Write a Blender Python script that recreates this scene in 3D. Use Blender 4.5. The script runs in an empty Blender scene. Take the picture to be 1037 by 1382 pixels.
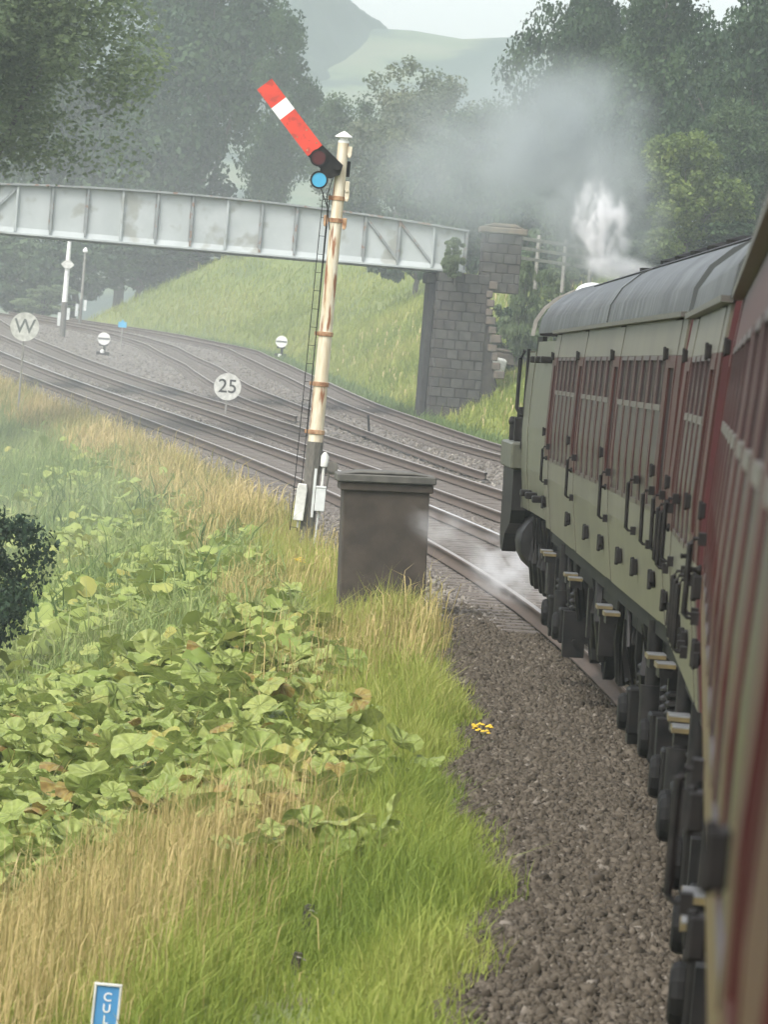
import bpy, bmesh, math, random
import numpy as np
from mathutils import Matrix, Vector

random.seed(7)
rng = np.random.default_rng(11)
PI = math.pi
SC = bpy.context.scene
COL = SC.collection

# ------------------------------------------------------------------ camera
H = 2.653
FW = Vector((-0.09121139, 0.99542803, -0.0283463))
RT = Vector((0.99224637, 0.09325941, 0.08215736))
UP = Vector((-0.08442529, 0.02063283, 0.99621617))
cam = bpy.data.cameras.new('camera')
cam.sensor_fit = 'VERTICAL'
cam.sensor_height = 24.0
cam.sensor_width = 24.0
cam.lens = 7000.0 / 1382.0 * 24.0
cam.clip_start = 0.5
cam.clip_end = 4000
cam.dof.use_dof = True
cam.dof.focus_distance = 66.0
cam.dof.aperture_fstop = cam.lens / 16.0
camo = bpy.data.objects.new('camera', cam)
COL.objects.link(camo)
M = Matrix((RT, UP, -FW)).transposed().to_4x4()
M.translation = (0, 0, H)
camo.matrix_world = M
SC.camera = camo

# ------------------------------------------------------------------ light, sky, exposure
SUN_EL, SUN_AZ = 52.0, 215.0          # high overcast sun, behind the left shoulder
world = bpy.data.worlds.new('World')
SC.world = world
world.use_nodes = True
nt = world.node_tree
bg = nt.nodes['Background']
sky = nt.nodes.new('ShaderNodeTexSky')
sky.sky_type = 'NISHITA'
sky.sun_disc = False
sky.sun_elevation = math.radians(SUN_EL)
sky.sun_rotation = math.radians(SUN_AZ)
sky.air_density = 1.0
sky.dust_density = 4.0
hs = nt.nodes.new('ShaderNodeHueSaturation')
hs.inputs['Saturation'].default_value = 0.34
hs.inputs['Value'].default_value = 1.25
nt.links.new(sky.outputs[0], hs.inputs['Color'])
nt.links.new(hs.outputs[0], bg.inputs['Color'])
bg.inputs['Strength'].default_value = 0.15
sun = bpy.data.lights.new('sun', 'SUN')
sun.energy = 1.1
sun.angle = math.radians(24)
sun.color = (1.0, 0.97, 0.93)
suno = bpy.data.objects.new('sun', sun)
COL.objects.link(suno)
_e, _a = math.radians(SUN_EL), math.radians(SUN_AZ)
sdir = Vector((math.cos(_e) * math.sin(_a), math.cos(_e) * math.cos(_a), math.sin(_e)))
suno.rotation_euler = sdir.to_track_quat('Z', 'Y').to_euler()
SC.view_settings.view_transform = 'Standard'
SC.view_settings.look = 'None'
SC.view_settings.gamma = 1.0
SC.view_settings.use_curve_mapping = False
SC.view_settings.exposure = 1.0
SC.cycles.use_denoising = True
SC.cycles.max_bounces = 6
SC.cycles.diffuse_bounces = 3
SC.cycles.glossy_bounces = 3
SC.cycles.transmission_bounces = 4
SC.cycles.transparent_max_bounces = 6
SC.cycles.volume_bounces = 1
SC.cycles.volume_step_rate = 1.0
SC.cycles.volume_max_steps = 256
SC.cycles.caustics_reflective = False
SC.cycles.caustics_refractive = False

# ------------------------------------------------------------------ track geometry: one gentle left-hand curve
K, DK, G1, G2 = 0.0026530179, -1.4211566e-5, -0.0048117, 5.985e-5
DS = 0.25
SS = np.arange(0, 330, DS)
TH = K * SS + DK * SS * SS / 2
CX = np.concatenate([[0], np.cumsum(-np.sin(TH + K * DS / 2) * DS)[:-1]])
CY = np.concatenate([[0], np.cumsum(np.cos(TH + K * DS / 2) * DS)[:-1]])
S_END = 320.0


def grade(s):
    s = np.clip(s, 0, 300)
    return G1 * s + G2 * s * s


def so2xy(s, o):
    s = np.asarray(s, float)
    o = np.asarray(o, float)
    sc = np.clip(s, 0, S_END)
    t = np.interp(sc, SS, TH)
    x = np.interp(sc, SS, CX)
    y = np.interp(sc, SS, CY)
    ex = s - sc
    return x - np.sin(t) * ex + o * np.cos(t), y + np.cos(t) * ex + o * np.sin(t)


def xy2so(x, y):
    i = int(np.argmin((CX - x) ** 2 + (CY - y) ** 2))
    dx, dy = x - CX[i], y - CY[i]
    t = TH[i]
    return SS[i] - math.sin(t) * dx + math.cos(t) * dy, math.cos(t) * dx + math.sin(t) * dy


def right_edge(s):
    return np.interp(s, [0, 100, 150, 167, 186, 217, 263, 282, 299],
                     [9.4, 10.0, 12.0, 13.0, 14.1, 16.4, 18.3, 15.6, 9.4])


BED = -0.25


def bumps(s, o, a):
    return a * (np.sin(s * 0.9 + o * 1.7) * np.cos(o * 1.1 - s * 0.37) * 0.5
                + np.sin(s * 0.23 + 1.3) * 0.6 + 0.25 * np.sin(s * 2.7 + 0.6 * o) * np.sin(o * 3.1 + s))


def prof(s, o):
    s = np.asarray(s, float)
    o = np.asarray(o, float)
    left = np.interp(o, [-400, -60, -18, -2.6, -1.6, -0.9], [-7.4, -7.3, -7.2, -0.72, -0.55, BED])
    w = right_edge(s)
    right = np.interp(o - w, [0, 0.9, 11, 40, 400], [BED, BED + 0.05, 5.6, 6.8, 9.0])
    z = np.where(o < -0.9, left, np.where(o < w, BED, right))
    rough = np.clip(np.minimum(-1.3 - o, 1.0), 0, 1) + np.clip(o - w - 0.6, 0, 1)
    return z + bumps(s, o, 0.09) * rough


def gz(s, o):
    return grade(s) + prof(s, o)


def at(u, v, Y):
    d = FW + RT * ((u - 518.5) / 7000.0) - UP * ((v - 691.0) / 7000.0)
    return Vector((0, 0, H)) + d * (Y / d.y)


def ground_at(x, y):
    s, o = xy2so(x, y)
    return float(gz(s, o))


# ------------------------------------------------------------------ materials
def _new(name):
    m = bpy.data.materials.new(name)
    m.use_nodes = True
    n = m.node_tree
    return m, n, n.nodes['Principled BSDF']


def pm(name, c1, c2=None, scale=6.0, rough=0.7, bump=0.0, metal=0.0, spec=0.4, stretch=None,
       detail=5.0, lo=0.35, hi=0.65, coat=0.0, c3=None, scale3=30.0):
    """procedural principled material: two (or three) colours of the thing mixed by noise, fine relief by bump"""
    m, n, b = _new(name)
    b.inputs['Roughness'].default_value = rough
    b.inputs['Metallic'].default_value = metal
    b.inputs['Specular IOR Level'].default_value = spec
    if coat:
        b.inputs['Coat Weight'].default_value = coat
        b.inputs['Coat Roughness'].default_value = 0.06
    if c2 is None:
        c2 = tuple(x * 0.8 for x in c1)
    tc = n.nodes.new('ShaderNodeTexCoord')
    mp = n.nodes.new('ShaderNodeMapping')
    if stretch:
        mp.inputs['Scale'].default_value = stretch
    n.links.new(tc.outputs['Object'], mp.inputs['Vector'])
    nz = n.nodes.new('ShaderNodeTexNoise')
    nz.inputs['Scale'].default_value = scale
    nz.inputs['Detail'].default_value = detail
    n.links.new(mp.outputs[0], nz.inputs['Vector'])
    rp = n.nodes.new('ShaderNodeValToRGB')
    rp.color_ramp.elements[0].position = lo
    rp.color_ramp.elements[1].position = hi
    rp.color_ramp.elements[0].color = (*c1, 1)
    rp.color_ramp.elements[1].color = (*c2, 1)
    n.links.new(nz.outputs['Fac'], rp.inputs[0])
    out = rp.outputs[0]
    if c3 is not None:
        n3 = n.nodes.new('ShaderNodeTexNoise')
        n3.inputs['Scale'].default_value = scale3
        n3.inputs['Detail'].default_value = 6
        n.links.new(mp.outputs[0], n3.inputs['Vector'])
        r3 = n.nodes.new('ShaderNodeValToRGB')
        r3.color_ramp.elements[0].position = 0.56
        r3.color_ramp.elements[1].position = 0.64
        n.links.new(n3.outputs['Fac'], r3.inputs[0])
        mx = n.nodes.new('ShaderNodeMixRGB')
        n.links.new(r3.outputs[0], mx.inputs[0])
        n.links.new(out, mx.inputs[1])
        mx.inputs[2].default_value = (*c3, 1)
        out = mx.outputs[0]
    n.links.new(out, b.inputs['Base Color'])
    if bump:
        bp = n.nodes.new('ShaderNodeBump')
        bp.inputs['Strength'].default_value = bump
        bp.inputs['Distance'].default_value = 0.05
        n.links.new(nz.outputs['Fac'], bp.inputs['Height'])
        n.links.new(bp.outputs[0], b.inputs['Normal'])
    return m


def leafmat(name, stops, trans=0.35, rough=0.6):
    """foliage: colour chosen leaf by leaf through the face attribute 'tint'"""
    m, n, b = _new(name)
    at_ = n.nodes.new('ShaderNodeAttribute')
    at_.attribute_name = 'tint'
    rp = n.nodes.new('ShaderNodeValToRGB')
    els = rp.color_ramp.elements
    while len(els) < len(stops):
        els.new(0.5)
    for i, c in enumerate(stops):
        els[i].position = i / (len(stops) - 1)
        els[i].color = (*c, 1)
    n.links.new(at_.outputs['Fac'], rp.inputs[0])
    n.links.new(rp.outputs[0], b.inputs['Base Color'])
    b.inputs['Roughness'].default_value = rough
    b.inputs['Specular IOR Level'].default_value = 0.25
    tr = n.nodes.new('ShaderNodeBsdfTranslucent')
    n.links.new(rp.outputs[0], tr.inputs['Color'])
    mx = n.nodes.new('ShaderNodeMixShader')
    mx.inputs[0].default_value = trans
    n.links.new(b.outputs[0], mx.inputs[1])
    n.links.new(tr.outputs[0], mx.inputs[2])
    n.links.new(mx.outputs[0], n.nodes['Material Output'].inputs['Surface'])
    return m


MT = {}
MT['maroon'] = pm('maroon gloss paint', (0.050, 0.011, 0.011), (0.036, 0.009, 0.009), 3, 0.42, spec=0.15)
MT['maroon_far'] = pm('faded maroon paint', (0.048, 0.018, 0.015), (0.036, 0.015, 0.013), 3, 0.45, spec=0.15)
MT['olive_reflected'] = pm('olive reflection colour on maroon', (0.102, 0.095, 0.070), (0.076, 0.070, 0.054), 1.6, 0.4, spec=0.3, stretch=(1, 1, 0.25))  # reflection of the grassy bank put into the colour of maroon side panels
MT['maroon_reflected'] = pm('maroon with brown reflection tone', (0.085, 0.044, 0.030), (0.06, 0.026, 0.02), 2.0, 0.35, spec=0.25)  # brown tone of the grazing reflections mixed into the maroon
MT['vent_glass'] = pm('dark dusty glass', (0.018, 0.011, 0.011), (0.012, 0.008, 0.008), 2, 0.6, spec=0.05)
MT['maroon_end'] = pm('maroon end paint', (0.065, 0.013, 0.014), (0.045, 0.011, 0.012), 3, 0.5)
MT['cream'] = pm('weathered cream paint', (0.40, 0.36, 0.25), (0.33, 0.30, 0.21), 4, 0.3, spec=0.5)
MT['gutter'] = pm('gutter paint', (0.085, 0.078, 0.064), (0.05, 0.046, 0.04), 5, 0.4)
MT['glass'] = pm('window glass', (0.035, 0.026, 0.022), (0.022, 0.016, 0.014), 1.5, 0.3, spec=0.16)
MT['alu'] = pm('window bar metal', (0.095, 0.088, 0.074), (0.07, 0.065, 0.055), 8, 0.5, metal=0.0, spec=0.2)
MT['frame'] = pm('dark window frame', (0.04, 0.02, 0.02), (0.03, 0.02, 0.02), 8, 0.35)
MT['roof'] = pm('wet sooty roof', (0.007, 0.007, 0.007), (0.062, 0.067, 0.065), 1.5, 0.4, bump=0.12, spec=0.25,
                stretch=(0.8, 3.6, 0.8), lo=0.43, hi=0.60)
MT['black'] = pm('greasy black metal', (0.006, 0.006, 0.006), (0.016, 0.014, 0.013), 9, 0.5, bump=0.1, spec=0.15)
MT['under'] = pm('brake dust grey', (0.005, 0.005, 0.005), (0.014, 0.013, 0.011), 5, 0.65, spec=0.12, bump=0.1)
MT['silver'] = pm('worn step tread', (0.22, 0.23, 0.23), (0.11, 0.11, 0.11), 9, 0.35, metal=0.3)
MT['yellow'] = pm('yellow edging', (0.13, 0.10, 0.04), (0.07, 0.055, 0.03), 9, 0.5)
MT['green_loco'] = pm('olive loco paint', (0.095, 0.095, 0.066), (0.07, 0.072, 0.05), 3, 0.32, spec=0.35)
MT['pale_green'] = pm('pale green beam', (0.075, 0.077, 0.052), (0.05, 0.052, 0.037), 6, 0.45)
MT['white'] = pm('white paint', (0.78, 0.78, 0.75), (0.66, 0.66, 0.62), 8, 0.5)
MT['offwhite'] = pm('stained white paint', (0.62, 0.62, 0.57), (0.42, 0.42, 0.38), 7, 0.55)
MT['rust_white'] = pm('rust streaked post paint', (0.62, 0.58, 0.46), (0.50, 0.41, 0.27), 3, 0.6, bump=0.15,
                      stretch=(5, 5, 0.8), c3=(0.24, 0.10, 0.045), scale3=1.7)
MT['rusty'] = pm('rust', (0.2, 0.09, 0.04), (0.42, 0.27, 0.15), 9, 0.8, bump=0.2)
MT['post_dark'] = pm('dark weathered timber', (0.075, 0.07, 0.06), (0.13, 0.12, 0.1), 10, 0.8, bump=0.2, stretch=(8, 8, 1))
MT['stake_wood'] = pm('rotten stake wood', (0.028, 0.024, 0.019), (0.05, 0.043, 0.034), 14, 0.9, bump=0.3, stretch=(6, 6, 1))
MT['red'] = pm('signal red enamel', (0.60, 0.055, 0.032), (0.47, 0.045, 0.028), 3.5, 0.45, c3=(0.36, 0.045, 0.03), scale3=7)
MT['lens_red'] = pm('dark red glass', (0.06, 0.008, 0.01), (0.05, 0.008, 0.01), 6, 0.15)
MT['lens_blue'] = pm('blue glass', (0.055, 0.32, 0.50), (0.05, 0.29, 0.46), 6, 0.25)
MT['sign_blue'] = pm('sign blue', (0.06, 0.23, 0.44), (0.055, 0.2, 0.39), 6, 0.5)
MT['cyan'] = pm('bright blue plate', (0.07, 0.38, 0.6), (0.06, 0.33, 0.55), 6, 0.5)
MT['ink'] = pm('black lettering', (0.02, 0.02, 0.02), (0.03, 0.03, 0.03), 6, 0.6)
MT['grey_ink'] = pm('faded lettering', (0.1, 0.11, 0.1), (0.13, 0.14, 0.13), 6, 0.6)
MT['hut'] = pm('brown stained concrete', (0.034, 0.027, 0.020), (0.056, 0.044, 0.033), 3.5, 0.85, bump=0.25,
               c3=(0.035, 0.028, 0.022), scale3=2.0)
MT['hut_roof'] = pm('concrete slab', (0.10, 0.095, 0.08), (0.06, 0.058, 0.05), 6, 0.85, bump=0.2)
MT['boxgrey'] = pm('pale grey box paint', (0.56, 0.58, 0.56), (0.46, 0.48, 0.46), 5, 0.5)
MT['bridge'] = pm('pale grey bridge paint', (0.40, 0.43, 0.42), (0.34, 0.37, 0.36), 1.2, 0.6, bump=0.05,
                  c3=(0.27, 0.28, 0.25), scale3=1.1)
MT['bridge_dark'] = pm('grimy bridge paint', (0.245, 0.265, 0.26), (0.18, 0.195, 0.19), 3, 0.7, c3=(0.2, 0.13, 0.09), scale3=4)
MT['stone'] = pm('sooty gritstone', (0.035, 0.034, 0.031), (0.07, 0.066, 0.058), 3, 0.9, bump=0.4)
MT['stone2'] = pm('sooty gritstone brown', (0.055, 0.048, 0.041), (0.03, 0.028, 0.026), 4, 0.9, bump=0.4)
MT['stone_dark'] = pm('black stained stone', (0.02, 0.02, 0.02), (0.035, 0.034, 0.03), 3, 0.9, bump=0.3)
MT['mortar'] = pm('mortar', (0.026, 0.026, 0.024), (0.04, 0.038, 0.035), 8, 0.95)
MT['capstone'] = pm('buff capstone', (0.17, 0.13, 0.085), (0.10, 0.085, 0.06), 4, 0.9, bump=0.3)
MT['pinkstone'] = pm('pinkish stone', (0.135, 0.108, 0.085), (0.085, 0.074, 0.062), 4, 0.9, bump=0.4)
MT['fence'] = pm('grey weathered rail', (0.26, 0.25, 0.22), (0.18, 0.17, 0.15), 8, 0.85, bump=0.2)
MT['rail_side'] = pm('rusty rail', (0.058, 0.041, 0.030), (0.085, 0.06, 0.042), 14, 0.75)
MT['rail_top'] = pm('worn rail head', (0.32, 0.28, 0.24), (0.24, 0.20, 0.17), 10, 0.35, metal=0.5)
MT['rail_shine'] = pm('polished rail head', (0.62, 0.60, 0.57), (0.48, 0.45, 0.42), 10, 0.28, metal=0.6)
MT['sleeper'] = pm('old sleeper', (0.085, 0.072, 0.06), (0.13, 0.115, 0.1), 6, 0.9, bump=0.2)
MT['bark'] = pm('bark', (0.11, 0.1, 0.085), (0.06, 0.053, 0.045), 6, 0.9, bump=0.3, stretch=(4, 4, 1))
MT['stem'] = pm('green stem', (0.13, 0.15, 0.05), (0.18, 0.14, 0.07), 6, 0.7)
MT['earth'] = pm('grassy earth', (0.10, 0.13, 0.04), (0.15, 0.165, 0.06), 1.3, 0.95, bump=0.3, c3=(0.11, 0.10, 0.05), scale3=2.4)
MT['bank'] = pm('rough bank grass', (0.10, 0.135, 0.035), (0.14, 0.165, 0.045), 0.5, 0.95, bump=0.3, c3=(0.085, 0.115, 0.035), scale3=0.35)
MT['field'] = pm('far field', (0.10, 0.14, 0.05), (0.14, 0.15, 0.06), 0.02, 0.95)

MT['grass'] = leafmat('meadow grass', [(0.115, 0.17, 0.028), (0.19, 0.25, 0.040), (0.275, 0.315, 0.062), (0.36, 0.35, 0.11)])
MT['straw'] = leafmat('ripe grass', [(0.22, 0.21, 0.065), (0.36, 0.295, 0.11), (0.47, 0.365, 0.16), (0.55, 0.445, 0.235)], 0.3)
MT['bankgrass'] = leafmat('bank grass', [(0.125, 0.175, 0.03), (0.195, 0.245, 0.042), (0.265, 0.30, 0.06), (0.34, 0.335, 0.1)])
MT['butterbur'] = leafmat('butterbur leaf', [(0.155, 0.215, 0.045), (0.225, 0.285, 0.068), (0.30, 0.345, 0.10), (0.335, 0.315, 0.075), (0.24, 0.145, 0.045)], 0.3, 0.5)
def vein_mat(src):
    m = MT[src].copy()
    m.name = 'veined butterbur leaf'
    n = m.node_tree
    b_ = n.nodes['Principled BSDF']
    ramp = [q for q in n.nodes if q.type == 'VALTORGB'][0]
    tc = n.nodes.new('ShaderNodeTexCoord')
    gr = n.nodes.new('ShaderNodeTexGradient')
    gr.gradient_type = 'RADIAL'
    n.links.new(tc.outputs['Object'], gr.inputs['Vector'])
    mu = n.nodes.new('ShaderNodeMath')
    mu.operation = 'MULTIPLY'
    mu.inputs[1].default_value = 2 * PI * 8
    n.links.new(gr.outputs['Fac'], mu.inputs[0])
    co = n.nodes.new('ShaderNodeMath')
    co.operation = 'COSINE'
    n.links.new(mu.outputs[0], co.inputs[0])
    mr = n.nodes.new('ShaderNodeMapRange')
    mr.inputs[1].default_value = 0.72
    mr.inputs[2].default_value = 1.0
    mr.inputs[3].default_value = 0.0
    mr.inputs[4].default_value = 0.32
    n.links.new(co.outputs[0], mr.inputs[0])
    nz = n.nodes.new('ShaderNodeTexNoise')
    nz.inputs['Scale'].default_value = 5.0
    nz.inputs['Detail'].default_value = 5
    n.links.new(tc.outputs['Object'], nz.inputs['Vector'])
    mp = n.nodes.new('ShaderNodeMapRange')
    mp.inputs[1].default_value = 0.35
    mp.inputs[2].default_value = 0.7
    mp.inputs[3].default_value = 0.78
    mp.inputs[4].default_value = 1.1
    n.links.new(nz.outputs['Fac'], mp.inputs[0])
    v1 = n.nodes.new('ShaderNodeMixRGB')
    v1.blend_type = 'MULTIPLY'
    v1.inputs[0].default_value = 1.0
    n.links.new(ramp.outputs[0], v1.inputs[1])
    n.links.new(mp.outputs[0], v1.inputs[2])
    mx = n.nodes.new('ShaderNodeMixRGB')
    n.links.new(mr.outputs[0], mx.inputs[0])
    n.links.new(v1.outputs[0], mx.inputs[1])
    mx.inputs[2].default_value = (0.32, 0.36, 0.16, 1)
    n.links.new(mx.outputs[0], b_.inputs['Base Color'])
    tr = [q for q in n.nodes if q.type == 'BSDF_TRANSLUCENT'][0]
    n.links.new(mx.outputs[0], tr.inputs['Color'])
    bp = n.nodes.new('ShaderNodeBump')
    bp.inputs['Strength'].default_value = 0.7
    bp.inputs['Distance'].default_value = 0.01
    n.links.new(co.outputs[0], bp.inputs['Height'])
    n.links.new(bp.outputs[0], b_.inputs['Normal'])
    return m


MT['butterbur_veined'] = vein_mat('butterbur')
MT['weeds'] = leafmat('tall weeds', [(0.10, 0.155, 0.05), (0.165, 0.23, 0.07), (0.225, 0.285, 0.095), (0.29, 0.315, 0.13)])
MT['leaf_dark'] = leafmat('dark tree leaf', [(0.014, 0.036, 0.015), (0.026, 0.056, 0.021), (0.040, 0.078, 0.028), (0.060, 0.100, 0.036)], 0.3)
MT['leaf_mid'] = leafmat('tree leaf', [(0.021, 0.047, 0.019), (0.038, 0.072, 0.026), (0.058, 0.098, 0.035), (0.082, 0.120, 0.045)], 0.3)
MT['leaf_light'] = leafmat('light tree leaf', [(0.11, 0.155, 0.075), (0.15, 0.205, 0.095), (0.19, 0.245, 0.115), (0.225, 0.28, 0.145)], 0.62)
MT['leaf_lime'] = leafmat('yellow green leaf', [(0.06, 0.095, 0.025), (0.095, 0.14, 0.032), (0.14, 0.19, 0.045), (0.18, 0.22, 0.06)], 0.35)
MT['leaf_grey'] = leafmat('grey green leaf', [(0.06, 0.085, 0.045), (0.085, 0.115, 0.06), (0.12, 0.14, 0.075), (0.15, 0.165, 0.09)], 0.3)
MT['leaf_bush'] = leafmat('holly green leaf', [(0.014, 0.034, 0.018), (0.024, 0.05, 0.026), (0.036, 0.066, 0.034), (0.05, 0.085, 0.04)], 0.25)
MT['ragwort'] = pm('ragwort yellow', (0.62, 0.42, 0.03), (0.55, 0.36, 0.03), 9, 0.7)


def ballast_mat(name, dark):
    m, n, b = _new(name)
    tc = n.nodes.new('ShaderNodeTexCoord')
    vo = n.nodes.new('ShaderNodeTexVoronoi')
    vo.inputs['Scale'].default_value = 14
    n.links.new(tc.outputs['Object'], vo.inputs['Vector'])
    nz = n.nodes.new('ShaderNodeTexNoise')
    nz.inputs['Scale'].default_value = 0.6
    nz.inputs['Detail'].default_value = 6
    n.links.new(tc.outputs['Object'], nz.inputs['Vector'])
    rp = n.nodes.new('ShaderNodeValToRGB')
    c = [(0.066, 0.056, 0.045), (0.115, 0.101, 0.083), (0.17, 0.154, 0.132)]
    if dark:
        c = [tuple(x * 0.62 for x in q) for q in c]
    rp.color_ramp.elements[0].color = (*c[0], 1)
    rp.color_ramp.elements[1].color = (*c[2], 1)
    e = rp.color_ramp.elements.new(0.5)
    e.color = (*c[1], 1)
    sep = n.nodes.new('ShaderNodeSeparateColor')
    n.links.new(vo.outputs['Color'], sep.inputs[0])
    mx = n.nodes.new('ShaderNodeMath')
    mx.operation = 'MULTIPLY_ADD'
    mx.inputs[1].default_value = 0.6
    n.links.new(sep.outputs[0], mx.inputs[0])
    m2 = n.nodes.new('ShaderNodeMath')
    m2.operation = 'MULTIPLY'
    m2.inputs[1].default_value = 0.5
    n.links.new(nz.outputs['Fac'], m2.inputs[0])
    n.links.new(m2.outputs[0], mx.inputs[2])
    n.links.new(mx.outputs[0], rp.inputs[0])
    n.links.new(rp.outputs[0], b.inputs['Base Color'])
    b.inputs['Roughness'].default_value = 0.9
    bp = n.nodes.new('ShaderNodeBump')
    bp.inputs['Strength'].default_value = 0.9
    bp.inputs['Distance'].default_value = 0.04
    n.links.new(vo.outputs['Distance'], bp.inputs['Height'])
    n.links.new(bp.outputs[0], b.inputs['Normal'])
    return m


MT['ballast'] = ballast_mat('ballast', False)
MT['stones'] = leafmat('ballast stones', [(0.034, 0.027, 0.018), (0.066, 0.054, 0.038), (0.105, 0.088, 0.066), (0.20, 0.18, 0.15)], 0.0, 0.9)  # darker brown stones, used on the shoulder beside the train
MT['stones_pale'] = leafmat('pale ballast stones', [(0.08, 0.069, 0.056), (0.13, 0.115, 0.095), (0.18, 0.162, 0.138), (0.26, 0.24, 0.205)], 0.0, 0.9)


# ------------------------------------------------------------------ mesh helpers
class MB:
    def __init__(self):
        self.v, self.f, self.mi = [], [], []

    def add(self, vs, fs, mi=0):
        n = len(self.v)
        self.v += [tuple(q) for q in vs]
        self.f += [[i + n for i in q] for q in fs]
        self.mi += [mi] * len(fs)

    def box(self, x0, x1, y0, y1, z0, z1, mi=0, rot=None, piv=None):
        vs = [Vector((x, y, z)) for z in (z0, z1) for y in (y0, y1) for x in (x0, x1)]
        if rot is not None:
            p = Vector(piv) if piv is not None else Vector(((x0 + x1) / 2, (y0 + y1) / 2, (z0 + z1) / 2))
            vs = [rot @ (q - p) + p for q in vs]
        self.add(vs, [[0, 2, 3, 1], [4, 5, 7, 6], [0, 1, 5, 4], [2, 6, 7, 3], [0, 4, 6, 2], [1, 3, 7, 5]], mi)
        return self

    def tube(self, pts, r, n=8, mi=0, caps=True):
        pts = [Vector(q) for q in pts]
        rs = r if isinstance(r, (list, tuple)) else [r] * len(pts)
        rings = []
        for i, q in enumerate(pts):
            d = (pts[min(i + 1, len(pts) - 1)] - pts[max(i - 1, 0)])
            d = d.normalized() if d.length > 1e-9 else Vector((0, 0, 1))
            a = d.orthogonal().normalized() if abs(d.z) > 0.95 else d.cross(Vector((0, 0, 1))).normalized()
            b = d.cross(a)
            rings.append([q + (a * math.cos(2 * PI * k / n) + b * math.sin(2 * PI * k / n)) * rs[i] for k in range(n)])
        vs = [p for ring in rings for p in ring]
        fs = []
        for i in range(len(pts) - 1):
            for k in range(n):
                fs.append([i * n + k, i * n + (k + 1) % n, (i + 1) * n + (k + 1) % n, (i + 1) * n + k])
        if caps:
            fs.append(list(range(n))[::-1])
            fs.append([(len(pts) - 1) * n + k for k in range(n)])
        self.add(vs, fs, mi)
        return self

    def lathe(self, prof_, c, axis='Z', n=16, mi=0):
        c = Vector(c)
        vs = []
        for r, h in prof_:
            for k in range(n):
                a = 2 * PI * k / n
                if axis == 'Z':
                    q = Vector((r * math.cos(a), r * math.sin(a), h))
                elif axis == 'X':
                    q = Vector((h, r * math.cos(a), r * math.sin(a)))
                else:
                    q = Vector((r * math.cos(a), h, r * math.sin(a)))
                vs.append(c + q)
        m = len(prof_)
        fs = []
        for i in range(m - 1):
            for k in range(n):
                fs.append([i * n + k, i * n + (k + 1) % n, (i + 1) * n + (k + 1) % n, (i + 1) * n + k])
        fs.append(list(range(n))[::-1])
        fs.append([(m - 1) * n + k for k in range(n)])
        self.add(vs, fs, mi)
        return self

    def prism(self, poly, y0, y1, mi=0, plane='XZ'):
        n = len(poly)
        def P(q, t):
            return (q[0], t, q[1]) if plane == 'XZ' else ((t, q[0], q[1]) if plane == 'YZ' else (q[0], q[1], t))
        vs = [P(q, y0) for q in poly] + [P(q, y1) for q in poly]
        fs = [[i, (i + 1) % n, n + (i + 1) % n, n + i] for i in range(n)]
        fs += [list(range(n))[::-1], list(range(n, 2 * n))]
        self.add(vs, fs, mi)
        return self

    def mesh(self, name, mats, smooth=False, bevel=0.0):
        me = bpy.data.meshes.new(name)
        me.from_pydata(self.v, [], self.f)
        mats = mats if isinstance(mats, (list, tuple)) else [mats]
        for m in mats:
            me.materials.append(MT[m] if isinstance(m, str) else m)
        if len(mats) > 1:
            me.polygons.foreach_set('material_index', self.mi)
        bm = bmesh.new()
        bm.from_mesh(me)
        bmesh.ops.recalc_face_normals(bm, faces=bm.faces)
        if bevel:
            try:
                bmesh.ops.bevel(bm, geom=[e for e in bm.edges if len(e.link_faces) == 2 and e.calc_face_angle(0) > 0.6],
                                offset=bevel, segments=1, affect='EDGES', clamp_overlap=True)
            except Exception:
                pass
        bm.to_mesh(me)
        bm.free()
        if smooth:
            me.polygons.foreach_set('use_smooth', [True] * len(me.polygons))
            try:
                me.set_sharp_from_angle(angle=math.radians(40))
            except Exception:
                pass
        me.update()
        return me

    def obj(self, name, mats, parent=None, smooth=False, bevel=0.0, label=None):
        o = bpy.data.objects.new(name, self.mesh(name, mats, smooth, bevel))
        COL.objects.link(o)
        if parent:
            o.parent = parent
        if label:
            o['label'] = label
        return o


def link(name, me, parent=None, loc=None, rot=None, scale=None):
    o = bpy.data.objects.new(name, me)
    COL.objects.link(o)
    if parent:
        o.parent = parent
    if loc is not None:
        o.location = loc
    if rot is not None:
        o.rotation_euler = rot
    if scale is not None:
        o.scale = scale if hasattr(scale, '__len__') else (scale,) * 3
    return o


def tag(o, label=None, cat=None, group=None, kind=None):
    if label:
        o['label'] = label
    if cat:
        o['category'] = cat
    if group:
        o['group'] = group
    if kind:
        o['kind'] = kind
    return o


def thing(name, label, cat, loc=(0, 0, 0), rot=(0, 0, 0), group=None, matrix=None):
    o = bpy.data.objects.new(name, None)
    o.empty_display_size = 0.3
    COL.objects.link(o)
    if matrix is not None:
        o.matrix_world = matrix
    else:
        o.location = loc
        o.rotation_euler = rot
    return tag(o, label, cat, group)


def copy_tree(o, parent=None):
    c = o.copy()
    COL.objects.link(c)
    if parent:
        c.parent = parent
    for ch in list(o.children):
        copy_tree(ch, c)
    return c


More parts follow.
